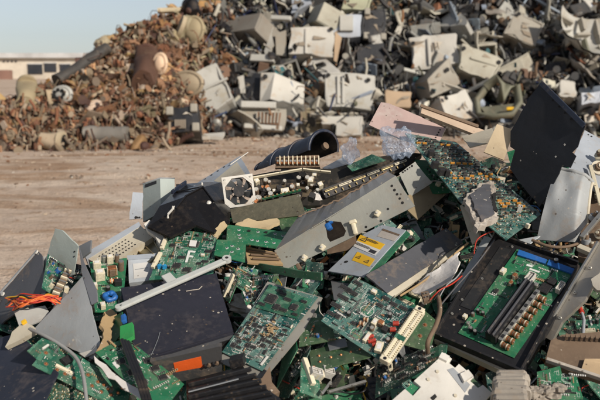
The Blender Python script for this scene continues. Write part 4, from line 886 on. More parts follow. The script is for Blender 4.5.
# slate slab
o, F = place('drive_case', 'long slate grey metal slab resting beside the warning tray', 'case', [(366, 275), (446, 228), (463, 242), (387, 293)], .12, DGREY, .004, prior=UPV)
on(o, F, 'cream_edge', [(387, 293), (463, 242), (465, 246), (391, 298)], CREAM, -.004, .01)
for x, y in ((456, 245), (446, 231), (391, 285)): put('screw', PR['screw'], o, Matrix.Translation(F.px(x, y)) @ Matrix.Diagonal((.008, .008, .003, 1)))
o, F = place('torn_card', 'torn white card with a ragged edge under the slate slab', 'card', [(415, 272), (451, 258), (456, 276), (420, 295)], .15, PAPER, .004, poly=[(412, 290), (424, 276), (440, 266), (458, 252), (458, 268), (452, 282), (438, 287), (427, 296), (415, 292)], warp=.008, rag=.01, L=.015, k=25)
o, F = place('comb_connector', 'black toothed connector comb poking from under the slate slab', 'connector', [(394, 289), (417, 277), (419, 283), (397, 296)], .09, BLACK, .008)
for i in range(8): put('tooth', MB().box((0, 0, .004), (.004, .012, .006), BLACK), o, Matrix.Translation(F.px(398 + i * 2.7, 295.5 - i * 1.55)) @ Matrix.Rotation(.5, 4, 'Z'))
wire('flat_cable', 'brown ribbon wire along the torn card', 'wire', [(400, 296, .12), (425, 280, .13), (450, 258, .14), (468, 243, .13)], .003, TAN)
# ---- big board upper right
bp = [(405, 133), (456, 142), (541, 214), (506, 240), (463, 205)]
o, F = place('circuit_board', 'large green circuit board with orange parts sloping under the black sheet', 'circuit board', [(405, 133), (460, 138), (541, 217), (481, 219)], .14, G2, .003, poly=bp, prior=Vector((-.15, -.55, .82)), w=.8)
r = R(31)
BPX = [(x + (474 - x) * .06, y + (187 - y) * .06) for x, y in bp]
def inpoly(x, y, q):
    c = False
    for (a, b), (c2, d2) in zip(q, q[1:] + q[:1]):
        if (b > y) != (d2 > y) and x < (c2 - a) * (y - b) / (d2 - b) + a: c = not c
    return c
def bpt():
    while 1:
        x, y = r.uniform(405, 541), r.uniform(133, 240)
        if inpoly(x, y, BPX): return x, y
e = math.atan2(*(lambda v: (v.y, v.x))(F.px(540, 214) - F.px(456, 142)))
ORP = mat('orange film part', (.5, .22, .03), .5, 0, .3)
def inb(u, v):
    q = F.M @ F.uv(u, v) - CAM; k = q.dot(FWD); return inpoly(300 + q.dot(RT) / k * FPX, 200 - q.dot(UP) / k * FPX, BPX)
nr = int(F.Hh / .0165); 
for j in range(nr):
    u = .03; row = r.choice(('chip', 'chip', 'mixed', 'film', 'chip'))
    while u < .97:
        k = r.choice({'chip': ('chip', 'chip', 'chip', 'gap'), 'mixed': ('res', 'capk', 'can', 'chip', 'capo', 'pins', 'gap'), 'film': ('film', 'film', 'res', 'gap', 'chip')}[row])
        w = {'chip': .021, 'film': .017, 'pins': .022}.get(k, .011); v = (j + .5) / nr
        if inb(u + w / F.W / 2, v):
            if k == 'film': put('orange_part', MB().box((0, 0, 0), (w * .85, .005, .006), ORP, bev=.001), o, Matrix.Translation(F.uv(u + w / F.W / 2, v, .003)))
            elif k != 'gap': comp(o, F, k, (u + w / F.W / 2, v), (w * .85, .0085 if k == 'chip' else .006, .005), 0)
        u += (w + .004) / F.W
e = 0
for x, y, w in ((434, 168, .02), (441, 175, .022), (430, 157, .018), (446, 176, .014)): comp(o, F, 'blockk', F.px(x, y), (w, .014, .02), e)
b = MB()
for _ in range(1100):
    x, y = bpt(); p = F.px(x, y); b.box((p.x, p.y, .001), (.0035 * r.uniform(.6, 1.6), .002, .002), r.choice((TAN, CHIP, TIN, WHITE, CHIP, BROWN)), None)
put('small_components', b, o, None, kind='stuff')
comp(o, F, 'connw', F.px(519, 211), (.016, .012, .016), 1); comp(o, F, 'block', F.px(527, 228), (.01, .01, .012), .5)
# torn foam piece on the big board
b = MB(); fp = [(462, 206), (470, 198), (480, 189), (491, 188), (494, 199), (491, 212), (497, 224), (486, 230), (475, 236), (469, 221)]
pts = [F.px(*q)[:2] for q in fp]; b.plate(pts, .016, FOAM, .008, lambda x, y: .006 * noise.noise((x * 40, y * 40, 1)) + .004 * noise.noise((x * 110, y * 110, 4)), .01, z=.022)
o = put('foam_piece', b, None, F.M, 'torn pale foam with a dark core lying on the big board', 'foam')
put('dark_core', MB().plate([F.px(*q)[:2] for q in ((468, 204), (480, 193), (488, 193), (488, 208), (492, 222), (479, 230), (472, 217))], .004, DGREY, .012, warpf(.003, 30), .006, z=.028), o)
put('cavity', MB().plate([F.px(*q)[:2] for q in ((490, 203), (494, 201), (492, 211), (495, 221), (490, 219))], .003, HOLE0, .02, None, .004, z=.029), o)
place('plastic_strip', 'cream strip bent below the torn foam', 'strip', [(460, 206), (467, 204), (480, 238), (472, 244)], .17, CREAM, .006, warp=.004)
wire('red_wire', 'thin red wires looping from the torn foam', 'wire', [(474, 254, .22), (477, 240, .23), (488, 233, .23), (497, 231, .22)], .0016, RED)
place('sheet_scrap', 'white sheet showing between the big board and the black tray', 'panel', [(492, 233), (540, 236), (505, 262), (462, 292)], .1, mat('bluish white sheet', (.62, .66, .68), .5, 0, .35), .003, poly=[(484, 236), (506, 242), (540, 236), (520, 252), (497, 244), (478, 270), (450, 300), (455, 285), (474, 255)], warp=.003)
wire('grey_wire', 'grey and dark wires lying over the white sheet', 'wire', [(440, 306, .16), (455, 288, .17), (478, 262, .18), (494, 240, .18)], .0022, DGREY)
# black sheet
o, F = place('metal_sheet', 'large black steel sheet standing upright over the big board', 'sheet', [(541, 82), (585, 126), (545, 200), (512, 148)], .06, mat('black sooty steel', (.009, .011, .016), .55, 0, .08, dcol=(.08, .075, .08)), .003,
             poly=[(541, 82), (585, 126), (577, 146), (571, 152), (576, 156), (570, 168), (562, 166), (556, 180), (540, 207), (520, 183), (510, 168), (515, 150), (510, 147), (512, 131), (523, 112), (530, 97)], warp=.006, prior=Vector((-.62, -.7, .3)), w=5, rag=.004, d=2.36)
bar(o, F, 'folded_edge', (541.5, 83), (584.5, 126), .014, .006, NAVYP, .0)
for x, y in ((566, 145), (557, 157)): put('paint_chip', MB().box((0, 0, 0), (r.uniform(.003, .007), .004, .001), WHITE), o, Matrix.Translation(F.px(x, y, .007)))
place('circuit_board', 'tiny green board corner tucked under the black sheet', 'circuit board', [(507, 152), (517, 149), (521, 158), (510, 163)], .16, G3, .002)
place('sheet_scrap', 'light shade-tinted sheet leaning behind the black sheet at the heap top', 'panel', [(585, 130), (606, 142), (604, 196), (565, 176)], -.02, BLUEGREY, .003, prior=FACE, warp=.003, d=2.42)  # bluish colour stands in for the shade on this sheet
place('sheet_scrap', 'tan board scrap propped against the black sheet', 'board', [(497, 124), (514, 130), (504, 160), (484, 152)], .05, mat('pale tan board', (.52, .42, .28), .75, 0, .4), .006, prior=FACE, d=2.45)
o, F = place('sheet_scrap', 'long faded pink panel jutting from the heap crest', 'panel', [(381, 102), (446, 128), (436, 146), (369, 125)], -.02, PINK, .008, poly=[(381, 102), (389, 103), (446, 128), (436, 148), (400, 138), (369, 125)], prior=Vector((-.1, -.7, .65)), warp=.003, d=2.66, edge=CREAM)
o, F = place('plank', 'tan wooden strip with a dark edge running behind the big board', 'plank', [(422, 107), (484, 130), (482, 137), (421, 113)], .0, mat('pinkish tan board', (.5, .38, .28), .7, 0, .4), .012, prior=Vector((0, -.7, .7)), d=2.6)
bar(o, F, 'dark_edge', (420, 106), (478, 127), .012, .004, BROWN, .001)
place('sheet_scrap', 'yellowish plate lying between the tan strip and the black sheet', 'plate', [(462, 137), (492, 128), (498, 140), (470, 147)], .02, CREAM, .004, prior=UPV, d=2.55)
wire('film_tube', 'rolled bluish film tube over the plastic bag', 'tube', [(388, 131, .02), (405, 128, .02), (422, 127, .02)], .009, BLUEGREY)
# grey sheet metal right
F = Frame([(557, 166), (589, 174), (583, 243), (537, 240)], D(205) - .24, Vector((-.5, -.75, .45)), 2)
def bent(u, v):
    p = F.uv(u, v); k = .018 * math.sin(v * 3) - .05 * max(0, .12 - v) * 8 * .3 + .006 * noise.noise((u * 3, v * 3, 4)); k -= .09 * max(0, u - .82) ** 1.3 * 5
    return (p.x, p.y, k)
o = put('metal_sheet', MB().sheet(18, 18, lambda u, v: bent(1 - u, v) if False else bent(u, 1 - v), ZINC).sheet(18, 18, lambda u, v: Vector(bent(u, v)) - Vector((0, 0, .004)), ZINC), None, F.M, 'bent grey zinc sheet hanging below the black sheet', 'sheet')
put('rolled_edge', MB().tube([Vector(bent(i / 12, 0)) for i in range(13)], .006, ZINC, 8), o); put('rolled_edge', MB().tube([Vector(bent(1, i / 12)) for i in range(13)], .005, CREAM, 8), o)
# right edge mechanism
o, F = place('mechanism', 'tangle of cream reels and steel parts beside the zinc sheet', 'mechanism', [(588, 178), (612, 178), (606, 262), (578, 256)], .2, BROWN, .02, warp=.01)
for x, y, w, m in ((597, 172, .022, CREAM), (602, 200, .02, CREAM), (592, 222, .012, GREY), (601, 238, .014, CREAM), (594, 255, .016, CREAM), (586, 246, .012, GREY), (602, 160, .02, IVORY)):
    put('reel', MB().cyl((0, 0, 0), w, .012, m, 18).cyl((0, 0, .012), w * .55, .012, BROWN, 14).cyl((0, 0, .012), w * .3, .016, m, 10), o, Matrix.Translation(F.px(x, y, .01)) @ Euler((rnd.uniform(-.6, .6), rnd.uniform(-.6, .6), 0)).to_matrix().to_4x4())
bar(o, F, 'arm', (581, 248), (606, 218), .012, .01, TIN, .03); bar(o, F, 'arm', (590, 176), (600, 214), .01, .01, IVORY, .03); bar(o, F, 'arm', (578, 255), (594, 262), .016, .014, CREAM, .02)
wire('brown_wires', 'brown wire bundle under the zinc sheet', 'wire', [(532, 240, .2), (548, 246, .21), (565, 247, .21), (580, 243, .2)], .004, BROWN)
# ---- black tray with the heat sink board
o, F = place('black_tray', 'black plastic tray holding a green board with heat sinks', 'tray', [(497, 237), (580, 266), (520, 372), (436, 334)], .12, BLACK, .02, poly=[(497, 237), (580, 266), (555, 318), (522, 374), (434, 336)], prior=Vector((-.05, -.5, .87)), w=1)
TF = F
for a, b_, m in (((496, 237), (435, 335), BLACK), ((435, 336), (521, 373), BLACK), ((521, 373), (578, 268), BLACK), ((498, 237), (578, 265), BLACK)): bar(o, F, 'rim', a, b_, .006, .014, m, 0, .001)
on(o, F, 'cream_edge', [(434, 337), (437, 334), (523, 371), (526, 377), (520, 377)], CREAM, -.01, .02)
for x, y in ((512, 247), (482, 279), (473, 272), (462, 300), (452, 314)): put('screw', PR['screw'], o, Matrix.Translation(F.px(x, y, .001)) @ Matrix.Diagonal((.008, .008, .004, 1)))
on(o, F, 'card_panel', [(500, 247), (511, 250), (470, 310), (460, 306)], CHIP, .002, .003)
c = [(517, 249), (575, 270), (514, 358), (458, 333)]
o, F = place('circuit_board', 'bright green board with two black heat sinks and copper coils', 'circuit board', c, .128, G3, .002, prior=TF.n, w=6)
e = math.atan2(*(lambda v: (v.y, v.x))(F.px(535, 285) - F.px(489, 343)))
for a, b_ in (((488, 341), (527, 287)), ((493, 344), (532, 290))):
    bar(o, F, 'heat_sink', a, b_, .014, .03, BLACK, .001, .001)
    bar(o, F, 'fin', a, b_, .003, .006, DGREY, .0315, 0)
bar(o, F, 'silver_strip', (500, 344), (538, 294), .012, .016, TIN, .001)
for i in range(8): put('strip_slot', MB().box((0, 0, 0), (.009, .007, .002), CHIP), o, Matrix.Translation(F.px(503 + i * 4.6, 340.5 - i * 6.1, .018)) @ Matrix.Rotation(e, 4, 'Z'))
for i in range(9): comp(o, F, 'coil', F.px(505 + i * 4.55, 348 - i * 5.9), (.022, .015, .017), e + math.pi / 2)
on(o, F, 'blue_strip', [(519, 251), (547, 261), (545, 265), (517, 256)], BLUE, .006, .005); on(o, F, 'blue_strip', [(549, 261), (576, 271), (574, 276), (547, 266)], BLUE, .006, .005)
for x, y, k, sz in ((530, 281, 'connw', (.03, .018, .02)), (560, 290, 'connw', (.03, .012, .018)), (503, 273, 'block', (.018, .012, .012)), (515, 278, 'trafo', (.014, .014, .014)), (511, 285, 'trafo', (.012, .012, .012)), (552, 284, 'blockk', (.02, .02, .012)), (545, 290, 'blockk', (.03, .025, .008)), (536, 288, 'capt', (.012, .012, .016)), (556, 263, 'capk', (.013, .013, .014)),
                   (465, 318, 'block', (.012, .01, .01)), (471, 331, 'capk', (.01, .01, .014)), (475, 334, 'capk', (.01, .01, .014)), (473, 316, 'capo', (.009, .009, .012)), (478, 312, 'capk', (.009, .009, .01)), (483, 315, 'capk', (.009, .009, .012)), (496, 292, 'chip', (.014, .012, .006)), (518, 286, 'capk', (.008, .008, .012)), (524, 284, 'redcoil', (.01, .008, .008)), (475, 322, 'res', (.012, .006, .006)), (468, 325, 'capt', (.009, .009, .01))):
    comp(o, F, k, F.px(x, y), sz, e)
smd(o, F, R(8), 110, (.06, .04, .95, .5)); smd(o, F, R(9), 40, (.04, .5, .4, .95))
on(o, F, 'silk_mark', [(527, 264), (533, 266), (532, 267.5), (526, 265.5)], SILK, .0004, .0003); on(o, F, 'silk_mark', [(530, 268), (540, 271.5), (539, 273), (529, 269.5)], SILK, .0004, .0003)
# steel beam at right and lower tray
o, F = place('steel_beam', 'dull folded steel beam crossing the corner of the black tray', 'beam', [(595, 243), (612, 248), (560, 345), (543, 335)], .2, mat('tarnished steel', (.45, .42, .37), .4, .6, .5), .012, poly=[(600, 242), (612, 248), (585, 300), (562, 322), (552, 341), (543, 336), (556, 312), (575, 285)], warp=.004, prior=LEFTF)
bar(o, F, 'lip', (599, 243), (545, 334), .006, .01, TIN, .002); 
for x, y in ((590, 268), (575, 293), (560, 318)): put('screw', PR['screw'], o, Matrix.Translation(F.px(x, y, .001)) @ Matrix.Diagonal((.01, .01, .005, 1)))
place('bracket', 'greyish plastic clip bracket lying on the steel beam', 'bracket', [(590, 276), (606, 272), (606, 292), (590, 288)], .27, mat('grey beige plastic', (.45, .42, .36), .55, 0, .4), .012, poly=[(591, 279), (600, 273), (607, 276), (605, 283), (607, 291), (597, 290), (593, 286)])
o, F = place('printer_tray', 'brown dusty tray with a cream insert below the steel beam', 'tray', [(553, 337), (608, 334), (612, 384), (546, 362)], .13, BROWN, .015, poly=[(551, 340), (562, 334), (608, 332), (612, 384), (570, 372), (545, 362)], warp=.008, prior=UPV)
on(o, F, 'cream_insert', [(584, 362), (612, 362), (612, 384), (580, 374)], mat('tan card', (.55, .4, .24), .7, 0, .4), .012, .01); bar(o, F, 'rim', (546, 362), (608, 383), .008, .012, FOAM, .002)
for i in range(9): put('tooth', MB().box((0, 0, 0), (.006, .01, .012), BROWN), o, Matrix.Translation(F.px(566 + i * 5, 339.5 + i * .3, .01)))
o, F = place('circuit_board', 'green board edge with a red lamp above the brown tray', 'circuit board', [(556, 322), (606, 318), (608, 336), (560, 338)], .1, G1, .002)
put('lamp_stem', MB().tube([F.px(581, 316, .02), F.px(584, 326, .02), F.px(583, 337, .01)], .004, GREY, 8).tube([F.px(579, 313, .02), F.px(582, 319, .02)], .0065, RED, 10), o)
populate(o, F, R(3), 2, 0, 3, 4, 1, 30)
# bright cream board with cut outs
o, F = place('plastic_moulding', 'cream moulded frame with cut outs at the front of the heap', 'frame', [(445, 353), (490, 392), (450, 440), (396, 402)], .15, WHITE, .014,
             poly=[(445, 353), (452, 359), (449, 363), (455, 368), (459, 364), (474, 377), (470, 381), (478, 388), (483, 385), (492, 393), (450, 440), (388, 404), (405, 389), (413, 396), (421, 387), (414, 381)], prior=Vector((.25, -.6, .75)), w=2)
on(o, F, 'grey_window', [(447, 370), (453, 368), (470, 385), (465, 393)], GREY, .001, .001); on(o, F, 'raised_tab', [(459, 376), (467, 372), (472, 378), (463, 384)], WHITE, .009, .009)
on(o, F, 'clip', [(441, 354), (449, 358), (446, 363), (438, 359)], WHITE, .007, .007); on(o, F, 'board_patch', [(405, 389), (413, 382), (421, 387), (413, 396)], G3, -.006, .003); on(o, F, 'board_patch', [(474, 377), (484, 385), (478, 390), (470, 382)], G4, -.006, .003)
on(o, F, 'slot', [(430, 398), (435, 394), (437, 397), (433, 401)], HOLE, .0006, .0005)
for x, y in ((428, 380), (437, 372), (455, 396)): put('moulded_pip', MB().cyl((0, 0, 0), .004, .003, CREAM, 10), o, Matrix.Translation(F.px(x, y)))
# ridged hose
F = Frame([(497, 376), (527, 377), (531, 412), (490, 410)], D(390) - .2, UPV, .8)
b = MB(); q = [F.uv(u, v) for u, v in ((.5, .06), (.5, .94))]
for i in range(8):
    t = i / 7; c0 = q[0].lerp(q[1], t); w = F.W * (.82 + .22 * math.sin(t * 2 + .5)); M = Matrix.Translation(c0 + Vector((.004 * math.sin(i * 2.1), 0, .006 + .006 * math.sin(t * 3)))) @ Euler((.32, .03 * math.sin(i * 1.7), .05 * math.sin(i * 1.3))).to_matrix().to_4x4()
    k = len(b.v); b.box((0, 0, 0), (w, F.Hh / 7.6, .036), HOSE, M, bev=.009)
    for j in range(k, len(b.v)):
        v = Vector(b.v[j]); b.v[j] = tuple(v + Vector((0, 0, -.9 * ((v.x - c0.x) / w) ** 2 * .03)) + Vector((noise.noise(v * 60), noise.noise(v * 60 + Vector((5, 0, 0))), noise.noise(v * 70))) * .0025)
put('ridged_bellows', b, None, F.M, 'dusty beige ridged rubber bellows at the front of the heap', 'bellows')
o, F = place('circuit_board', 'small dirty green board beside the ridged bellows', 'circuit board', [(540, 368), (578, 372), (584, 402), (537, 398)], .12, G3, .002, poly=[(537, 372), (560, 366), (563, 378), (576, 374), (583, 398), (560, 406), (538, 400)])
smd(o, F, R(12), 60); populate(o, F, R(13), 1, 0, 3, 5, 0, 20)
for i in range(5):
    b = scrap_meshes('crumple', HOSE, 90 + i); put('dust_lump', b, None, Matrix.Translation(P(534 + i * 6, 392 + (i % 2) * 6 - i, D(392) - .17)) @ Matrix.Diagonal((.04, .035, .03, 1)), 'grey brown lump of compacted dust beside the ridged bellows', 'dust lump', 'lumps of compacted dust')
# ---- centre connector board
c = [(355, 277), (424, 313), (388, 366), (321, 321)]
o, F = place('circuit_board', 'teal board with a long ivory connector on top of the heap centre', 'circuit board', c, .24, G2, .002, prior=Vector((-.05, -.6, .8)), w=.8)
ex = math.atan2(*(lambda v: (v.y, v.x))(F.px(424, 313) - F.px(355, 277))); q90 = math.pi / 2
a, b_ = F.px(419.5, 313), F.px(385, 362.5); d = b_ - a; Mc = Matrix.Translation((a + b_) / 2) @ Matrix.Rotation(math.atan2(d.y, d.x), 4, 'Z')
mb = MB().box((0, 0, .007), (d.length * 1.04, .026, .014), IVORY, bev=.0015)
for y in (-.007, .007): mb.box((0, y, .0145), (d.length * .9, .005, .003), IVORY)
for i in range(24):
    for y in (-.0115, 0, .0115): mb.box((-d.length * .43 + i * d.length * .0374, y, .0141), (.0028, .0028, .001), BRASS)
cn = put('connector', mb, o, Mc)
put('board_edge_slot', MB().box((.012, 0, .0148), (.012, .024, .003), G1), cn)
for s_ in (-1, 1): put('end_ear', MB().box((s_ * d.length * .5, 0, .009), (.012, .022, .018), IVORY, bev=.002).cyl((s_ * d.length * .5, 0, .018), .004, .001, BLACK, 10), cn)
for x, y, k, sz, rt in ((346, 289, 'chip', (.032, .012, .005), 0), (352, 293, 'chip', (.032, .012, .005), 0), (343, 298, 'chip', (.03, .012, .005), 0), (336, 306, 'chip', (.028, .012, .005), 0), (358, 284, 'chip', (.024, .01, .005), 0), (331, 314, 'chip', (.022, .01, .005), 0), (338, 317, 'quad', (.013, .013, .004), 0),
                       (374, 293, 'block', (.013, .01, .009), 0), (386, 299, 'chip', (.018, .01, .005), 0), (394, 305, 'chip', (.018, .01, .005), 0), (404, 309, 'chip', (.02, .009, .005), 0), (380, 306, 'chip', (.016, .01, .005), 0), (349, 315, 'capk', (.011, .011, .012), 0),
                       (375, 324, 'block', (.012, .018, .012), 0), (381, 325, 'trafo', (.015, .015, .014), 0), (396, 325, 'redcoil', (.014, .012, .012), .6), (393, 331, 'redcoil', (.013, .012, .012), .6), (372, 342, 'redcoil', (.018, .009, .01), .9), (376, 345, 'redcoil', (.018, .009, .01), .9), (370, 338, 'redcoil', (.018, .009, .01), .9), (362, 325, 'coil', (.012, .012, .012), .3), (366, 321, 'coil', (.011, .011, .012), .3),
                       (367, 339, 'block', (.009, .026, .01), .0), (379, 349, 'block', (.016, .026, .012), .3), (385, 331, 'blockk', (.014, .014, .012), 0), (390, 317, 'capk', (.01, .01, .014), 0), (383, 316, 'res', (.012, .005, .005), 0), (372, 330, 'capo', (.011, .011, .011), 0), (388, 341, 'capo', (.01, .01, .01), 0), (358, 327, 'res', (.012, .005, .005), 1.5), (354, 324, 'chip', (.013, .009, .005), 0)):
    comp(o, F, k, F.px(x, y), sz, ex + rt)
for x, y in ((367, 311), (357, 334)):
    p = F.px(x, y); b = MB().tube([(p.x + .016 * math.cos(i * .314), p.y + .016 * math.sin(i * .314), .0006) for i in range(21)], .0006, SILK, 6).cyl((p.x, p.y, 0), .0145, .0012, G1, 20).cyl((p.x, p.y, .0012), .003, .001, TIN, 10); put('round_pad', b, o)
smd(o, F, R(14), 330, (.04, .04, .86, .96), .8)
# olive key boards below it
o, F = place('circuit_board', 'olive board with copper solder rounds and a steel clip', 'circuit board', [(309, 351), (366, 336), (371, 357), (312, 372)], .15, G4, .002, prior=UPV)
dots(o, F, [(319, 356), (331, 357.5), (341, 355), (351, 352), (360, 349.5), (320, 362), (314, 367), (335, 340), (339, 347)], .003, COPPER, BROWN)
on(o, F, 'steel_clip', [(327.5, 344), (346, 340), (348, 348), (330, 352)], STEEL, .006, .003)
o, F = place('circuit_board', 'olive board scrap behind the teal connector board', 'circuit board', [(301, 318), (331, 317), (335, 340), (299, 347)], .16, G4, .002)
comp(o, F, 'res', F.px(313, 329), (.03, .006, .006), 1.2); comp(o, F, 'capb', F.px(318, 337), (.008, .008, .01)); dots(o, F, [(306, 338), (315, 334), (321, 336)], .002, COPPER, BROWN); smd(o, F, R(15), 20)
o, F = place('circuit_board', 'green board with copper rounds showing past the ivory connector', 'circuit board', [(404, 345), (424, 310), (438, 322), (430, 352)], .12, G4, .002); dots(o, F, [(420, 336), (425, 325)], .004, COPPER, BROWN)
o, F = place('circuit_board', 'dark crowded board between ivory connector and cream frame', 'circuit board', [(377, 366), (424, 350), (437, 362), (375, 398)], .12, G5, .002); populate(o, F, R(16), 8, 1, 6, 8, 1, 160)
wire('brown_cable', 'brown cable bundle dropping from the black tray', 'cable', [(438, 295, .2), (440, 310, .22), (436, 325, .24), (428, 342, .22), (428, 354, .16)], .0055, BROWN)
for i, (m, l) in enumerate(((RED, 'thin red wire by the black tray corner'), (BLACK, 'thin black wire by the black tray corner'), (GREY, 'thin grey wire by the black tray corner'))):
    wire('thin_wire', l, 'wire', [(430 + i * 4, 300, .2), (440 + i * 3, 290 - i * 2, .23), (452 + i * 2, 284 - i * 3, .22), (462, 276 - i * 3, .2)], .0017, m)
comb, F = place('plug', 'dark two row plug on the wires by the torn card', 'plug', [(421, 292), (428, 291), (432, 299), (424, 301)], .2, BROWN, .012)
for i in range(4): put('pin', MB().box((0, 0, .002), (.003, .003, .004), TIN), comb, Matrix.Translation(F.uv(.3 + .4 * (i % 2), .3 + .4 * (i // 2))))
o, F = place('connector_bracket', 'open steel frame holding white connectors below the olive board', 'frame', [(301, 362), (318, 372), (322, 400), (300, 392)], .13, G1, .002)
bar(o, F, 'connector', (303, 360), (312, 386), .012, .01, IVORY); bar(o, F, 'rail', (325, 396), (362, 385), .006, .008, TIN, .01); bar(o, F, 'rail', (318, 398), (327, 386), .006, .008, TIN, .01)
for x, y in ((313, 376), (325, 375)): comp(o, F, 'connw', F.px(x, y), (.028, .018, .02), .2)
comp(o, F, 'capb', F.px(331, 371), (.012, .012, .02)); comp(o, F, 'block', F.px(317, 377), (.02, .018, .016), .3)
# ---- middle: F board
o, F = place('circuit_board', 'green circuit board marked with a white letter F', 'circuit board', [(169, 229), (217, 234), (213, 276), (149, 280)], .12, G1, .002, prior=Vector((0, -.55, .83)), w=.8)
def strip(a, b_, w=.0055): bar(o, F, 'letter_f', a, b_, w, .0005, SILK, .0006, 0)
strip((189.6, 250.8), (186.2, 262.6), .0068); strip((190.6, 251.6), (195.4, 252.2), .0065); strip((189, 256.4), (193.2, 257), .0055)
comp(o, F, 'quad', F.px(194.5, 245), (.027, .023, .005), -.1); on(o, F, 'chip_label', [(190.5, 241.5), (197.5, 242), (196, 248), (189.5, 247.3)], LABW, .0056)
for x, y in ((160, 268), (165, 268.5)): comp(o, F, 'disc', F.px(x, y), (.014, .012, .012), .6)
bar(o, F, 'connector', (166, 240), (162, 250), .01, .009, IVORY); bar(o, F, 'connector', (161, 254), (153, 269), .01, .009, IVORY)
for x, y, k, sz in ((177, 266, 'quad', (.024, .02, .004)), (187, 270, 'quad', (.024, .016, .004)), (182, 258, 'chip', (.02, .01, .005)), (173, 246, 'chip', (.014, .012, .006)), (206, 240, 'chip', (.014, .008, .004)), (205, 262, 'chip', (.018, .008, .004)), (199, 264, 'chip', (.012, .008, .004)), (203, 269, 'chip', (.018, .008, .004)), (181, 236, 'capk', (.007, .007, .008)), (189, 235, 'capk', (.007, .007, .008)), (198, 236, 'capk', (.007, .007, .008)), (169, 268, 'capk', (.007, .007, .009)), (209, 252, 'chip', (.02, .01, .005)), (180, 248, 'capt', (.006, .006, .006)), (203, 256, 'block', (.01, .008, .006)), (172, 257, 'chip', (.012, .009, .004))):
    comp(o, F, k, F.px(x, y), sz, -.05)
smd(o, F, R(17), 260, (.05, .05, .95, .93), .8, [(.42, .38, .8, .8)])
# light green key board and edge board
kb = [(227, 224.5), (287, 232), (276, 248.5), (246, 244), (245, 262.5), (214, 255), (217, 239.5), (226.5, 240)]
o, F = place('circuit_board', 'light green stepped board with rows of solder points', 'circuit board', [(226, 225), (287, 232), (276, 258), (214, 255)], .14, G3, .002, poly=kb)
dots(o, F, [(239, 230), (239, 235), (258, 232), (257.5, 241), (252, 240), (266, 242), (274, 243), (275, 234), (283, 236), (227, 248), (232, 246), (232, 252), (238, 249), (240, 238)], .0028, DGREY, SILK)
for x, y in ((249, 231.5), (266, 233)): comp(o, F, 'blockk', F.px(x, y), (.008, .005, .004))
o, F = place('circuit_board', 'long thin green board edge under the light green board', 'circuit board', [(229, 261), (320, 273), (321, 281), (230, 264)], .155, G3, .004, poly=[(214, 257), (262, 264), (300, 271), (321, 273), (321, 281), (290, 277), (240, 265)], prior=FACE)
dots(o, F, [(270, 269.5), (285, 272), (262, 267)], .0025, DGREY, BRASS)
o, F = place('cardboard_liner', 'tan and grey card lining showing under the stepped board', 'card', [(246, 247), (276, 252), (283, 264), (248, 262)], .07, TAN, .006, warp=.006, rag=.005)
for i in range(3): bar(o, F, 'dark_groove', (248 + i * 2, 252 + i * 4), (276 + i * 2, 255 + i * 3), .006, .004, BROWN, .003)
place('wood_splinter', 'pale splintered strip beneath the power supply', 'splinter', [(243, 222), (278, 217), (280, 223), (246, 226)], .1, mat('raw pale wood', (.6, .47, .28), .8, 0, .3), .01, poly=[(236, 225), (248, 219), (262, 220), (278, 216), (281, 221), (266, 226), (248, 227)], warp=.006, rag=.008, L=.015)
place('wood_splinter', 'short tan splinter beside the black crumpled cover', 'splinter', [(211, 233), (224, 221), (228, 225), (216, 238)], .15, mat('raw pale wood', (.6, .47, .28)), .006, warp=.004, rag=.006, L=.015)
place('circuit_board', 'pale dusty board scrap right of the pale splinter', 'circuit board', [(276, 219), (297, 213), (305, 226), (284, 234)], .08, G4, .002)
for c, l, m in (([(222, 296), (233, 268), (239, 279), (229, 303)], 'narrow green card with an ivory strip above the big tilted board', G3), ([(241, 292), (256, 287), (262, 298), (246, 305)], 'bright green leaf shaped board scrap', G3), ([(224, 278), (240, 266), (262, 270), (250, 296)], 'green board half hidden under the thin board edge', G1), ([(250, 276), (274, 274), (268, 296), (252, 300)], 'dark green board deep between larger boards', G5)):
    o, F = place('circuit_board', l, 'circuit board', c, .09 if 'deep' in l or 'half' in l else .13, m, .002); smd(o, F, R(len(l)), 50); populate(o, F, R(len(l)), 2, 0, 2, 3, 0, 20)
    if 'ivory' in l: bar(o, F, 'ivory_strip', (226, 297), (236, 275), .01, .01, IVORY)
put('round_button', MB().cyl((0, 0, 0), .008, .006, WHITE, 14), None, Matrix.Translation(P(228, 276, D(276) - .16)), 'round white cap by the end of the grey lever', 'button')
# ---- big two part board
c = [(269, 284), (318, 297), (262, 371), (222, 352)]
o, F = place('circuit_board', 'large two part green board on a grey plate leaning in the heap', 'circuit board', c, .15, G2, .002, prior=Vector((-.05, -.6, .8)), w=.8)
on(o, F, 'carrier_plate', [(267, 280), (322, 296), (303, 330), (262, 379), (217, 360), (224, 350)], mat('grey beige carrier', (.3, .29, .26), .55, .1, .5), -.006, .004)
d2 = [F.uv(*p) for p in ((.03, .02), (.95, .06), (.93, .34), (.06, .36))]
up2 = put('upper_board', MB().plate([(p.x, p.y) for p in d2], .0015, G1, .2, z=.004), o)
for i in range(2): bar(o, F, 'edge_connector', *((((235, 359), (246, 364)), ((261, 366), (268, 357)))[i]), .005, .004, WHITE, .001)
populate(o, F, R(18), 18, 9, 0, 6, 0, 380, (.04, .4, .96, .95), (), .8); 
for u, v, k, w in ((.25, .2, 'quad', .03), (.55, .15, 'chip', .02), (.15, .3, 'chip', .018), (.85, .12, 'chip', .016), (.45, .28, 'quad', .018), (.3, .07, 'chip', .016), (.86, .3, 'chip', .014), (.75, .22, 'quad', .02), (.6, .29, 'chip', .02), (.4, .1, 'chip', .018)): comp(o, F, k, F.uv(u, v, .004), (w, w * (1 if k == 'quad' else .45), .005))
smd(o, F, R(19), 240, (.06, .05, .9, .35), .8)
b = MB(); r = R(4)
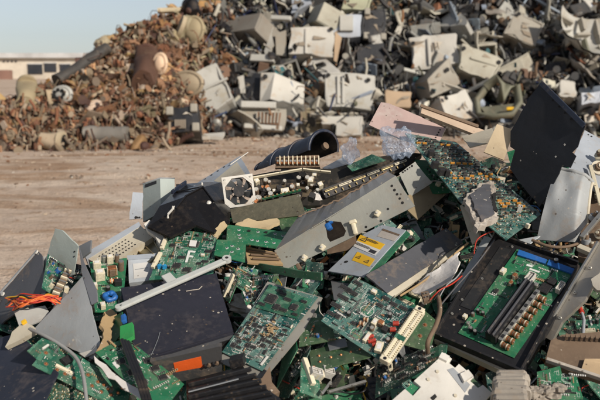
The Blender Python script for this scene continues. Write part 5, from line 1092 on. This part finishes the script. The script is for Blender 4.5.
for _ in range(26):
    p = F.uv(.62 + r.gauss(0, .06), .56 + r.gauss(0, .05)); b.box((p.x, p.y, .004), (r.uniform(.003, .009), .004, .002), TAN, None)
put('resin_flakes', b, o, None, kind='stuff')
place('casting', 'brown cast metal bracket under the two part board', 'casting', [(247, 378), (270, 370), (279, 393), (256, 394)], .12, BROWN, .02, poly=[(245, 380), (262, 378), (270, 366), (272, 382), (280, 392), (270, 396), (258, 390), (248, 388)], warp=.006, L=.02)
o, F = place('circuit_board', 'dark green narrow board standing on edge by the two part board', 'circuit board', [(298, 334), (312, 322), (309, 352), (284, 398)], .1, G5, .002, poly=[(297, 336), (311, 322), (310, 350), (288, 398), (274, 396)]); smd(o, F, R(22), 120); populate(o, F, R(23), 6, 0, 4, 5, 1, 30)
place('circuit_board', 'thin bright green strip between the two part board and the dark narrow board', 'circuit board', [(282, 358), (296, 340), (297, 350), (276, 390)], .09, G3, .002)
# ---- navy box
c = [(121, 288), (216, 273), (233, 331), (137, 360)]
o, F = place('equipment_case', 'wide charcoal case with scratched dusty top and orange front label', 'case', c, .16, CHARC, .003, prior=UPV, w=1, warp=.0015, rag=.002)
pf = [F.px(137, 360), F.px(233, 331)]; ed = pf[1] - pf[0]; Mf = Matrix.Translation((pf[0] + pf[1]) / 2 + Vector((0, .004, -.028))) @ Matrix.Rotation(math.atan2(ed.y, ed.x), 4, 'Z')
fr = put('front_panel', MB().box((0, 0, 0), (ed.length, .006, .05), DGREY, bev=.001).box((0, -.004, .022), (ed.length, .006, .006), CHARC), o, Mf)
for x, w in ((-.09, .02), (.1, .03)): put('front_slot', MB().box((x, -.0035, -.002), (w, .002, .012), BLACK), fr)
on(o, F, 'side_panel', [(121, 288), (124, 287), (140, 359), (137, 360)], CHARC, -.004, .04)
put('scratch', MB().tube([F.px(x, y, .0025) for x, y in ((160, 333), (158, 340), (154, 350), (151, 356))], .0006, GREY, 5), o); put('scratch', MB().tube([F.px(x, y, .0025) for x, y in ((186, 292), (192, 291), (199, 290), (202, 287))], .0012, FOAM, 5), o)
r = R(44)
for _ in range(7): put('dust_speck', MB().box((0, 0, 0), (r.uniform(.002, .005), .002, .001), FOAM), o, Matrix.Translation(F.uv(r.uniform(.05, .95), r.uniform(.05, .95), .0018)))
o, F = place('faceplate', 'grey front plate with an orange label beneath the charcoal case', 'faceplate', [(150, 362), (222, 346), (222, 372), (172, 384)], .15, mat('mid grey plastic', (.07, .07, .072), .5, 0, .5), .01, prior=FACE)
on(o, F, 'orange_label', [(173.5, 363), (201, 356.5), (202.5, 367), (175.5, 372)], ORANGE, .001, .001)
for i in range(5): bar(o, F, 'latch', (204 + i * 4, 366 - i), (206 + i * 4, 364 - i), .008, .006, BROWN if i % 2 else BLACK, .001)
# grey lever bar
a, b_ = P(119, 309, D(309) - .21), P(227, 261, D(261) - .21); d = b_ - a; mm = a + d / 2; zz = HEAPN - d.normalized() * HEAPN.dot(d.normalized()); zz.normalize(); xx = d.normalized()
M = Matrix.Translation(mm) @ Matrix((xx, zz.cross(xx), zz)).transposed().to_4x4(); L = d.length
LEV = mat('pale grey lever plastic', (.5, .52, .5), .45, 0, .3)
mb = MB().box((0, 0, .004), (L, .018, .009), LEV, bev=.003).cyl((L / 2, 0, 0), .0115, .011, LEV, 18).cyl((-L / 2, 0, 0), .0085, .009, LEV, 18)
o = put('lever', mb, None, M, 'pale grey plastic lever laid across the charcoal case and F board', 'lever')
put('pivot_hole', MB().cyl((L / 2, 0, .011), .0045, .0004, HOLE, 12), o); put('pivot_hole', MB().cyl((-L / 2 + .006, 0, .0086), .003, .0004, HOLE, 12), o); put('tab', MB().box((-.004, .02, .004), (.026, .04, .009), LEV, bev=.003), o)
# black ribbed unit
o, F = place('ribbed_housing', 'black ribbed plastic housing at the bottom of the heap', 'housing', [(186, 380), (243, 366), (275, 395), (190, 420)], .17, BLACK, .03, poly=[(186, 381), (243, 366), (250, 378), (280, 398), (260, 425), (188, 425)], prior=UPV)
for i in range(6): bar(o, F, 'rib', (189, 387 + i * 6.3), (252 + i * 5, 371 + i * 6), .006, .01, BLACK, .0, .002)
bar(o, F, 'worn_edge', (190, 397), (240, 384), .003, .002, GREY, .011, 0); bar(o, F, 'raised_block', (232, 367), (246, 364), .03, .02, BLACK, .002)
# ---- lower left
o, F = place('circuit_board', 'green memory style board with square chips and a torn foil edge', 'circuit board', [(97, 353), (128, 338), (182, 384), (145, 400)], .17, G3, .002, poly=[(95, 352), (126, 337), (184, 384), (170, 402), (145, 400)])
for x, y in ((121, 362), (132, 373), (148, 361), (155, 369), (163, 378), (143, 383), (128, 352)): comp(o, F, 'quad', F.px(x, y), (.021, .019, .004), -.3)
on(o, F, 'paper_sticker', [(112, 363), (115, 361.5), (120, 366.5), (117, 369)], LABW, .0006); smd(o, F, R(25), 120); dots(o, F, [(113, 350), (166, 388), (178, 384)], .0022, BRASS, SILK)
on(o, F, 'foil_edge', [(94, 357), (99, 362), (106, 366), (112, 373), (121, 380), (130, 386), (138, 390), (144, 397), (140, 400), (131, 394), (124, 391), (115, 381), (108, 379), (102, 370), (95, 364)], PAPER, .004, .002)
for i in range(3): wire('black_strap', f'{("upper", "middle", "lower")[i]} strand of the black ribbed strap over the chip board', 'strap', [(122 + i * 3, 340 + i, .2), (130 + i * 3, 362, .215), (139 + i * 3, 385, .215), (146 + i * 3, 408, .2)], .0048, BLACK)
o, F = place('plastic_part', 'bright green moulded plastic part beside the charcoal case corner', 'plastic part', [(120, 326), (132, 322), (133, 336), (120, 343)], .2, LIME, .01, warp=.004); put('blue_clip', MB().box((0, 0, 0), (.012, .026, .012), BLUE, bev=.003), o, Matrix.Translation(F.px(124, 319)))
o, F = place('circuit_board', 'long green board with copper rounds and white strips lying low', 'circuit board', [(28, 351), (42, 338), (128, 384), (118, 412)], .17, G1, .002, poly=[(27, 351), (42, 338), (62, 345), (92, 364), (132, 384), (126, 412), (92, 396), (32, 365), (37, 359)])
dots(o, F, [(46, 353), (46, 364), (57, 370), (65, 374), (74, 378), (92, 386), (98, 382), (104, 385), (101, 392), (111, 395), (108, 389), (118, 393), (122, 388), (88, 375)], .0035, COPPER, BROWN)
bar(o, F, 'white_strip', (55, 366), (73, 375), .007, .006, IVORY); bar(o, F, 'white_strip', (42, 350), (48, 346), .005, .006, WHITE); comp(o, F, 'blockk', F.px(66, 362), (.024, .018, .01), -.4); smd(o, F, R(28), 50)
o, F = place('circuit_board', 'speckled underside of a green board full of solder spikes', 'circuit board', [(58, 378), (112, 396), (104, 425), (40, 405)], .13, G5, .002)
b = MB(); r = R(29)
for _ in range(420):
    p = F.uv(r.uniform(.02, .98), r.uniform(.02, .98)); b.box((p.x, p.y, .0012), (.0026, .0026, .0024), r.choice((BRASS, TIN, IVORY)), None, taper=.5)
put('solder_spikes', b, o, None, kind='stuff')
place('metal_sheet', 'dark blue steel sheet in the front corner of the heap', 'sheet', [(-12, 338), (22, 333), (60, 374), (-4, 420)], .16, NAVY, .004, poly=[(-15, 342), (19, 333), (58, 372), (46, 398), (38, 420), (-15, 420)], prior=UPV, warp=.003, w=1)
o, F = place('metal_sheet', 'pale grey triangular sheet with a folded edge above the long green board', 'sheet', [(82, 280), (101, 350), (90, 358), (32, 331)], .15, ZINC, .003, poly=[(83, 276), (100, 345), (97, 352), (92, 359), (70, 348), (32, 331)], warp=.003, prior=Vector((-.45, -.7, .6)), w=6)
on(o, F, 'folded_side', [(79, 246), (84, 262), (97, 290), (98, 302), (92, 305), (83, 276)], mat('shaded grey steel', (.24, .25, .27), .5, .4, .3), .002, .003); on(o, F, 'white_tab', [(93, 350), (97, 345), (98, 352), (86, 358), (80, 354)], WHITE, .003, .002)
o, F = place('metal_sheet', 'slate sheet with two rivets at the outer edge of the heap', 'sheet', [(38, 251), (46, 292), (24, 312), (-4, 300)], .08, DGREY, .004, poly=[(38, 251), (42, 256), (46, 292), (30, 304), (4, 322), (-18, 345), (-20, 318)], prior=Vector((-.2, -.55, .8)), warp=.002)
for x, y in ((3.5, 294.5), (37, 252.5)): put('rivet', MB().cyl((0, 0, 0), .006, .004, WHITE, 12), o, Matrix.Translation(F.px(x, y, .001)))
bar(o, F, 'pale_edge', (38, 251), (-3, 298), .004, .004, GREY, .001, 0)
o, F = place('plastic_sheet', 'grey beige panel standing on a green board at the heap edge', 'panel', [(56, 229), (77, 246), (74, 280), (44, 262)], .06, LGREY, .004, poly=[(55, 229), (62, 231), (78, 246), (76, 258), (72, 285), (44, 264)], prior=FACE, warp=.002)
place('plastic_sheet', 'small white grey flap beside the slate sheet', 'panel', [(37, 262), (46, 256), (44, 282), (32, 278)], .1, mat('white grey flap', (.5, .5, .48), .5, 0, .4), .003, poly=[(40, 258), (46, 256), (44, 285), (31, 277)], prior=FACE)
o, F = place('circuit_board', 'green card with blue part below the grey beige panel', 'circuit board', [(48, 254), (66, 266), (62, 300), (42, 288)], .13, G1, .002); populate(o, F, R(33), 5, 0, 3, 4, 1, 80); comp(o, F, 'capb', F.px(57, 272), (.016, .014, .012)); comp(o, F, 'conn', F.px(60, 285), (.036, .012, .01), 1.0)
o, F = place('connector_strip', 'ridged connector strip beside the blue part card', 'connector', [(66, 268), (72, 270), (58, 298), (51, 295)], .16, BROWN, .01)
for i in range(7): put('contact', MB().box((0, 0, .002), (.018, .004, .006), TIN if i % 2 else IVORY), o, Matrix.Translation(F.uv(.5, .08 + i * .135)))
place('bracket', 'thin upright steel bracket between grey beige panel and transformer block', 'bracket', [(79, 246), (91, 240), (90, 252), (82, 258)], .08, STEEL, .006, prior=FACE)
r = R(52)
for i in range(18):
    m = (ORW, RED, ORW, YELLOW, RED, ORW, RED, BLACK, ORW, RED, ORW, RED, BLACK, RED, BLACK, ORW, RED, ORW)[i]; j = r.uniform
    wire('insulated_wire', 'orange, red, yellow or black wire in the bundle on the slate sheet', 'wire', [(7 + j(-2, 8), 303 + j(-7, 9), .15), (20, 298 + j(-4, 10), .17 + j(0, .02)), (34 + j(-3, 3), 297 + j(-3, 7), .18 + j(0, .02)), (48, 296 + j(-2, 6), .185 + j(0, .01)), (58 + j(-3, 5), 299 + j(-4, 6), .165)], .0018, m, 'wires in the orange and red bundle')
wire('grey_cable', 'thick grey cable curving over the long green board', 'cable', [(30, 329, .2), (45, 336, .22), (62, 346, .225), (76, 358, .225), (83, 375, .22), (87, 405, .2)], .0042, CABLE)
o, F = place('plug', 'dirty cream plug on the end of the grey cable', 'plug', [(14, 334), (30, 324), (34, 332), (17, 343)], .19, CREAM, .014, poly=[(12, 332), (24, 322), (33, 326), (34, 332), (20, 340), (5, 347), (10, 338)], warp=.004); put('yellow_clip', MB().box((0, 0, .004), (.012, .01, .008), YELLOW, bev=.002), o, Matrix.Translation(F.px(25, 323)))
place('plastic_part', 'grey translucent scrap beneath the orange wires', 'plastic part', [(14, 312), (45, 306), (52, 316), (20, 328)], .12, mat('smoky plastic', (.4, .4, .38), .4, 0, .5), .004, warp=.008)
# electronics block
o, F = place('circuit_board', 'green power board with cream transformers and a blue toroid', 'circuit board', [(90, 262), (127, 258), (122, 312), (95, 312)], .13, G3, .002, prior=UPV, w=1)
for x, y, k, sz in ((97, 268, 'block', (.02, .016, .02)), (100, 279, 'block', (.024, .022, .026)), (110, 263, 'block', (.016, .014, .024)), (112, 275, 'trafo', (.026, .024, .026)), (114, 283, 'coil', (.022, .016, .016)), (121, 270, 'capo', (.016, .016, .03)), (104, 262, 'capt', (.014, .014, .02)), (118, 285, 'blockk', (.018, .014, .016)), (103, 308, 'block', (.012, .016, .014)), (95, 288, 'block', (.012, .012, .014)), (117, 262, 'capo', (.012, .012, .024)), (108, 291, 'capk', (.012, .012, .014))): comp(o, F, k, F.px(x, y), sz, .1)
n = 30; tor = MB().tube([(.0125 * math.cos(i * 2 * math.pi / n), .0125 * math.sin(i * 2 * math.pi / n), .008) for i in range(n + 1)], lambda t: .007 + .0012 * math.sin(t * 2 * math.pi * 26), BLUE, 8, False); put('toroid', tor, o, Matrix.Translation(F.px(110, 299)))
smd(o, F, R(40), 60)
place('fibreboard_scrap', 'torn brown fibreboard between the triangular sheet and charcoal case', 'fibreboard', [(106, 308), (116, 312), (110, 348), (99, 342)], .17, TAN, .008, poly=[(104, 312), (110, 308), (117, 313), (113, 324), (111, 334), (112, 346), (100, 350), (103, 334), (100, 326)], warp=.006, rag=.01, L=.012)
place('circuit_board', 'narrow green card beside the torn fibreboard', 'circuit board', [(112, 318), (122, 312), (122, 332), (112, 346)], .15, G3, .002)
# ------------------------------------------------------------------ near heap: loose pieces filling the gaps
r = R(77)
def loose_board(seed, m):
    b = MB(); q = R(seed)
    pts = [(-.05, -.03), (.01, -.034), (.05, -.028), (.048, .01), (.03, .03), (-.03, .032), (-.052, .014)]
    b.plate([(x * q.uniform(.75, 1.1), y * q.uniform(.75, 1.1)) for x, y in pts], .0018, m, .03, None, .004, seed=seed)
    for _ in range(30): b.box((q.uniform(-.035, .035), q.uniform(-.02, .02), .001), (.003, .002, .002), q.choice((TIN, TAN, CHIP, WHITE)))
    return b.mesh('circuit_board_scrap')
LB = [loose_board(i, PCBS[i % 5]) for i in range(10)]
def hpos(r, y1=412):
    while 1:
        x = r.uniform(-25, 625); yt = lerp_tab(TOPN, x) + 6
        y = yt + (y1 - yt) * r.random()
        if y > yt: return x, y
def hmat(r, x, y, lift, j=.7):
    p = P(x, y, D(y) + .085 - lift); q = HEAPN.to_track_quat('Z', 'Y').to_matrix().to_4x4()
    return Matrix.Translation(p) @ q @ Euler((r.uniform(-j, j), r.uniform(-j, j), r.uniform(0, 6.28))).to_matrix().to_4x4()
for i in range(230):
    x, y = hpos(r); s_ = r.uniform(.8, 1.7)
    o = put('circuit_board_scrap', LB[r.randrange(10)], None, hmat(r, x, y, r.uniform(.01, .075), .55) @ Matrix.Scale(s_, 4), 'broken scrap of green circuit board wedged between larger pieces', 'board scrap', 'broken circuit board scraps')
    for k in range(r.randint(1, 4)):
        kk = r.choice(('chip', 'chip', 'quad', 'capk', 'block', 'conn', 'capt')); sz = {'chip': (.018, .009, .005), 'quad': (.014, .014, .004), 'conn': (.03, .008, .009)}.get(kk, (.009, .009, .011))
        put(PNAME[kk], PR[kk], o, Matrix.Translation((r.uniform(-.03, .03), r.uniform(-.018, .018), .0006)) @ Matrix.Rotation(r.choice((0, 1.57)), 4, 'Z') @ Matrix.Diagonal((*sz, 1)))
def small(kind, m, seed): return scrap_meshes(kind, m, seed)
lib = []
for i, (k, m) in enumerate([('plate', BLACK), ('plate', STEEL), ('plate', CREAM), ('plate', DGREY), ('plate', BROWN), ('angle', STEEL), ('angle', GOLD), ('frame', BLACK), ('frame', STEEL), ('casing', BLACK), ('machine', BLACK), ('machine', DGREY), ('crumple', PAPER), ('cable', BLACK), ('cable', CABLE), ('panel', BLACK), ('panel', GREY)]): lib.append((k, m, small(k, m, 300 + i)))
for i in range(200):
    x, y = hpos(r); k, m, me = r.choice(lib); s_ = r.uniform(.05, .12)
    nm, what, cat = KN[k]
    put(nm, me, None, hmat(r, x, y, r.uniform(0, .04), .8) @ Matrix.Diagonal((s_, s_, s_ * .6, 1)), f'small {what} wedged between the boards of the near heap', cat, f'{what}s wedged in the near heap')
b = MB()
for _ in range(5200):
    x, y = hpos(r, 440); M = hmat(r, x, y, r.uniform(-.02, .035), 1.5); q = r.uniform(.006, .026); t = r.random(); m = r.choice((G1, G2, G3, G5, BLACK, BLACK, CHIP, TIN, TAN, BROWN, CREAM, STEEL, DGREY, COPPER, IVORY, WHITE, TAN))
    if t < .7: b.box((0, 0, 0), (q * 1.6, q * r.uniform(.3, 1), q * r.uniform(.08, .5)), m, M)
    else: b.tube([(-q, 0, 0), (0, q * .3, 0), (q, 0, 0)], q * r.uniform(.08, .3), m, 6, True, M)
for _ in range(3600):
    x = r.choice((r.uniform(-170, -15), r.uniform(615, 840), r.uniform(-100, 760))); yt = lerp_tab(TOPN, x); y = yt + (530 - yt) * r.random()
    if -15 < x < 615 and y < 415: continue
    M = hmat(r, x, y, r.uniform(-.01, .05), .9); q = r.uniform(.015, .05); t = r.random(); m = r.choice((G1, G2, G3, G4, G5, BLACK, BLACK, CHIP, TIN, TAN, BROWN, CREAM, STEEL, DGREY, GREY, G6))
    if t < .8: b.box((0, 0, 0), (q * 1.6, q * r.uniform(.4, 1), q * r.uniform(.06, .4)), m, M, taper=r.uniform(.7, 1))
    else: b.tube([(-q, 0, 0), (0, q * .3, 0), (q, 0, 0)], q * r.uniform(.05, .2), m, 6, True, M)
put('scrap_crumbs', b, None, None, 'loose chips and crumbs of broken electronics between the boards', 'scrap', None, 'stuff')
WC = [(BLACK, 'black'), (BLACK, 'black'), (WHITE, 'white'), (YELLOW, 'yellow'), (RED, 'red'), (CABLE, 'grey'), (BROWN, 'brown'), (BLUE, 'blue')]
for i in range(120):
    x, y = hpos(r, 405); m, cn_ = r.choice(WC); a = r.uniform(0, 6.28); pts = [(x, y, .0)]
    for k in range(r.randint(3, 5)):
        a += r.uniform(-.9, .9); x += math.cos(a) * r.uniform(5, 11); y += math.sin(a) * r.uniform(4, 8); y = max(y, lerp_tab(TOPN, x) + 8); pts.append((x, y, r.uniform(.0, .05)))
    wire('loose_wire', f'thin loose {cn_} wire straggling over the near heap', 'wire', pts, r.uniform(.0011, .0024), m, f'loose {cn_} wires on the near heap', 6)
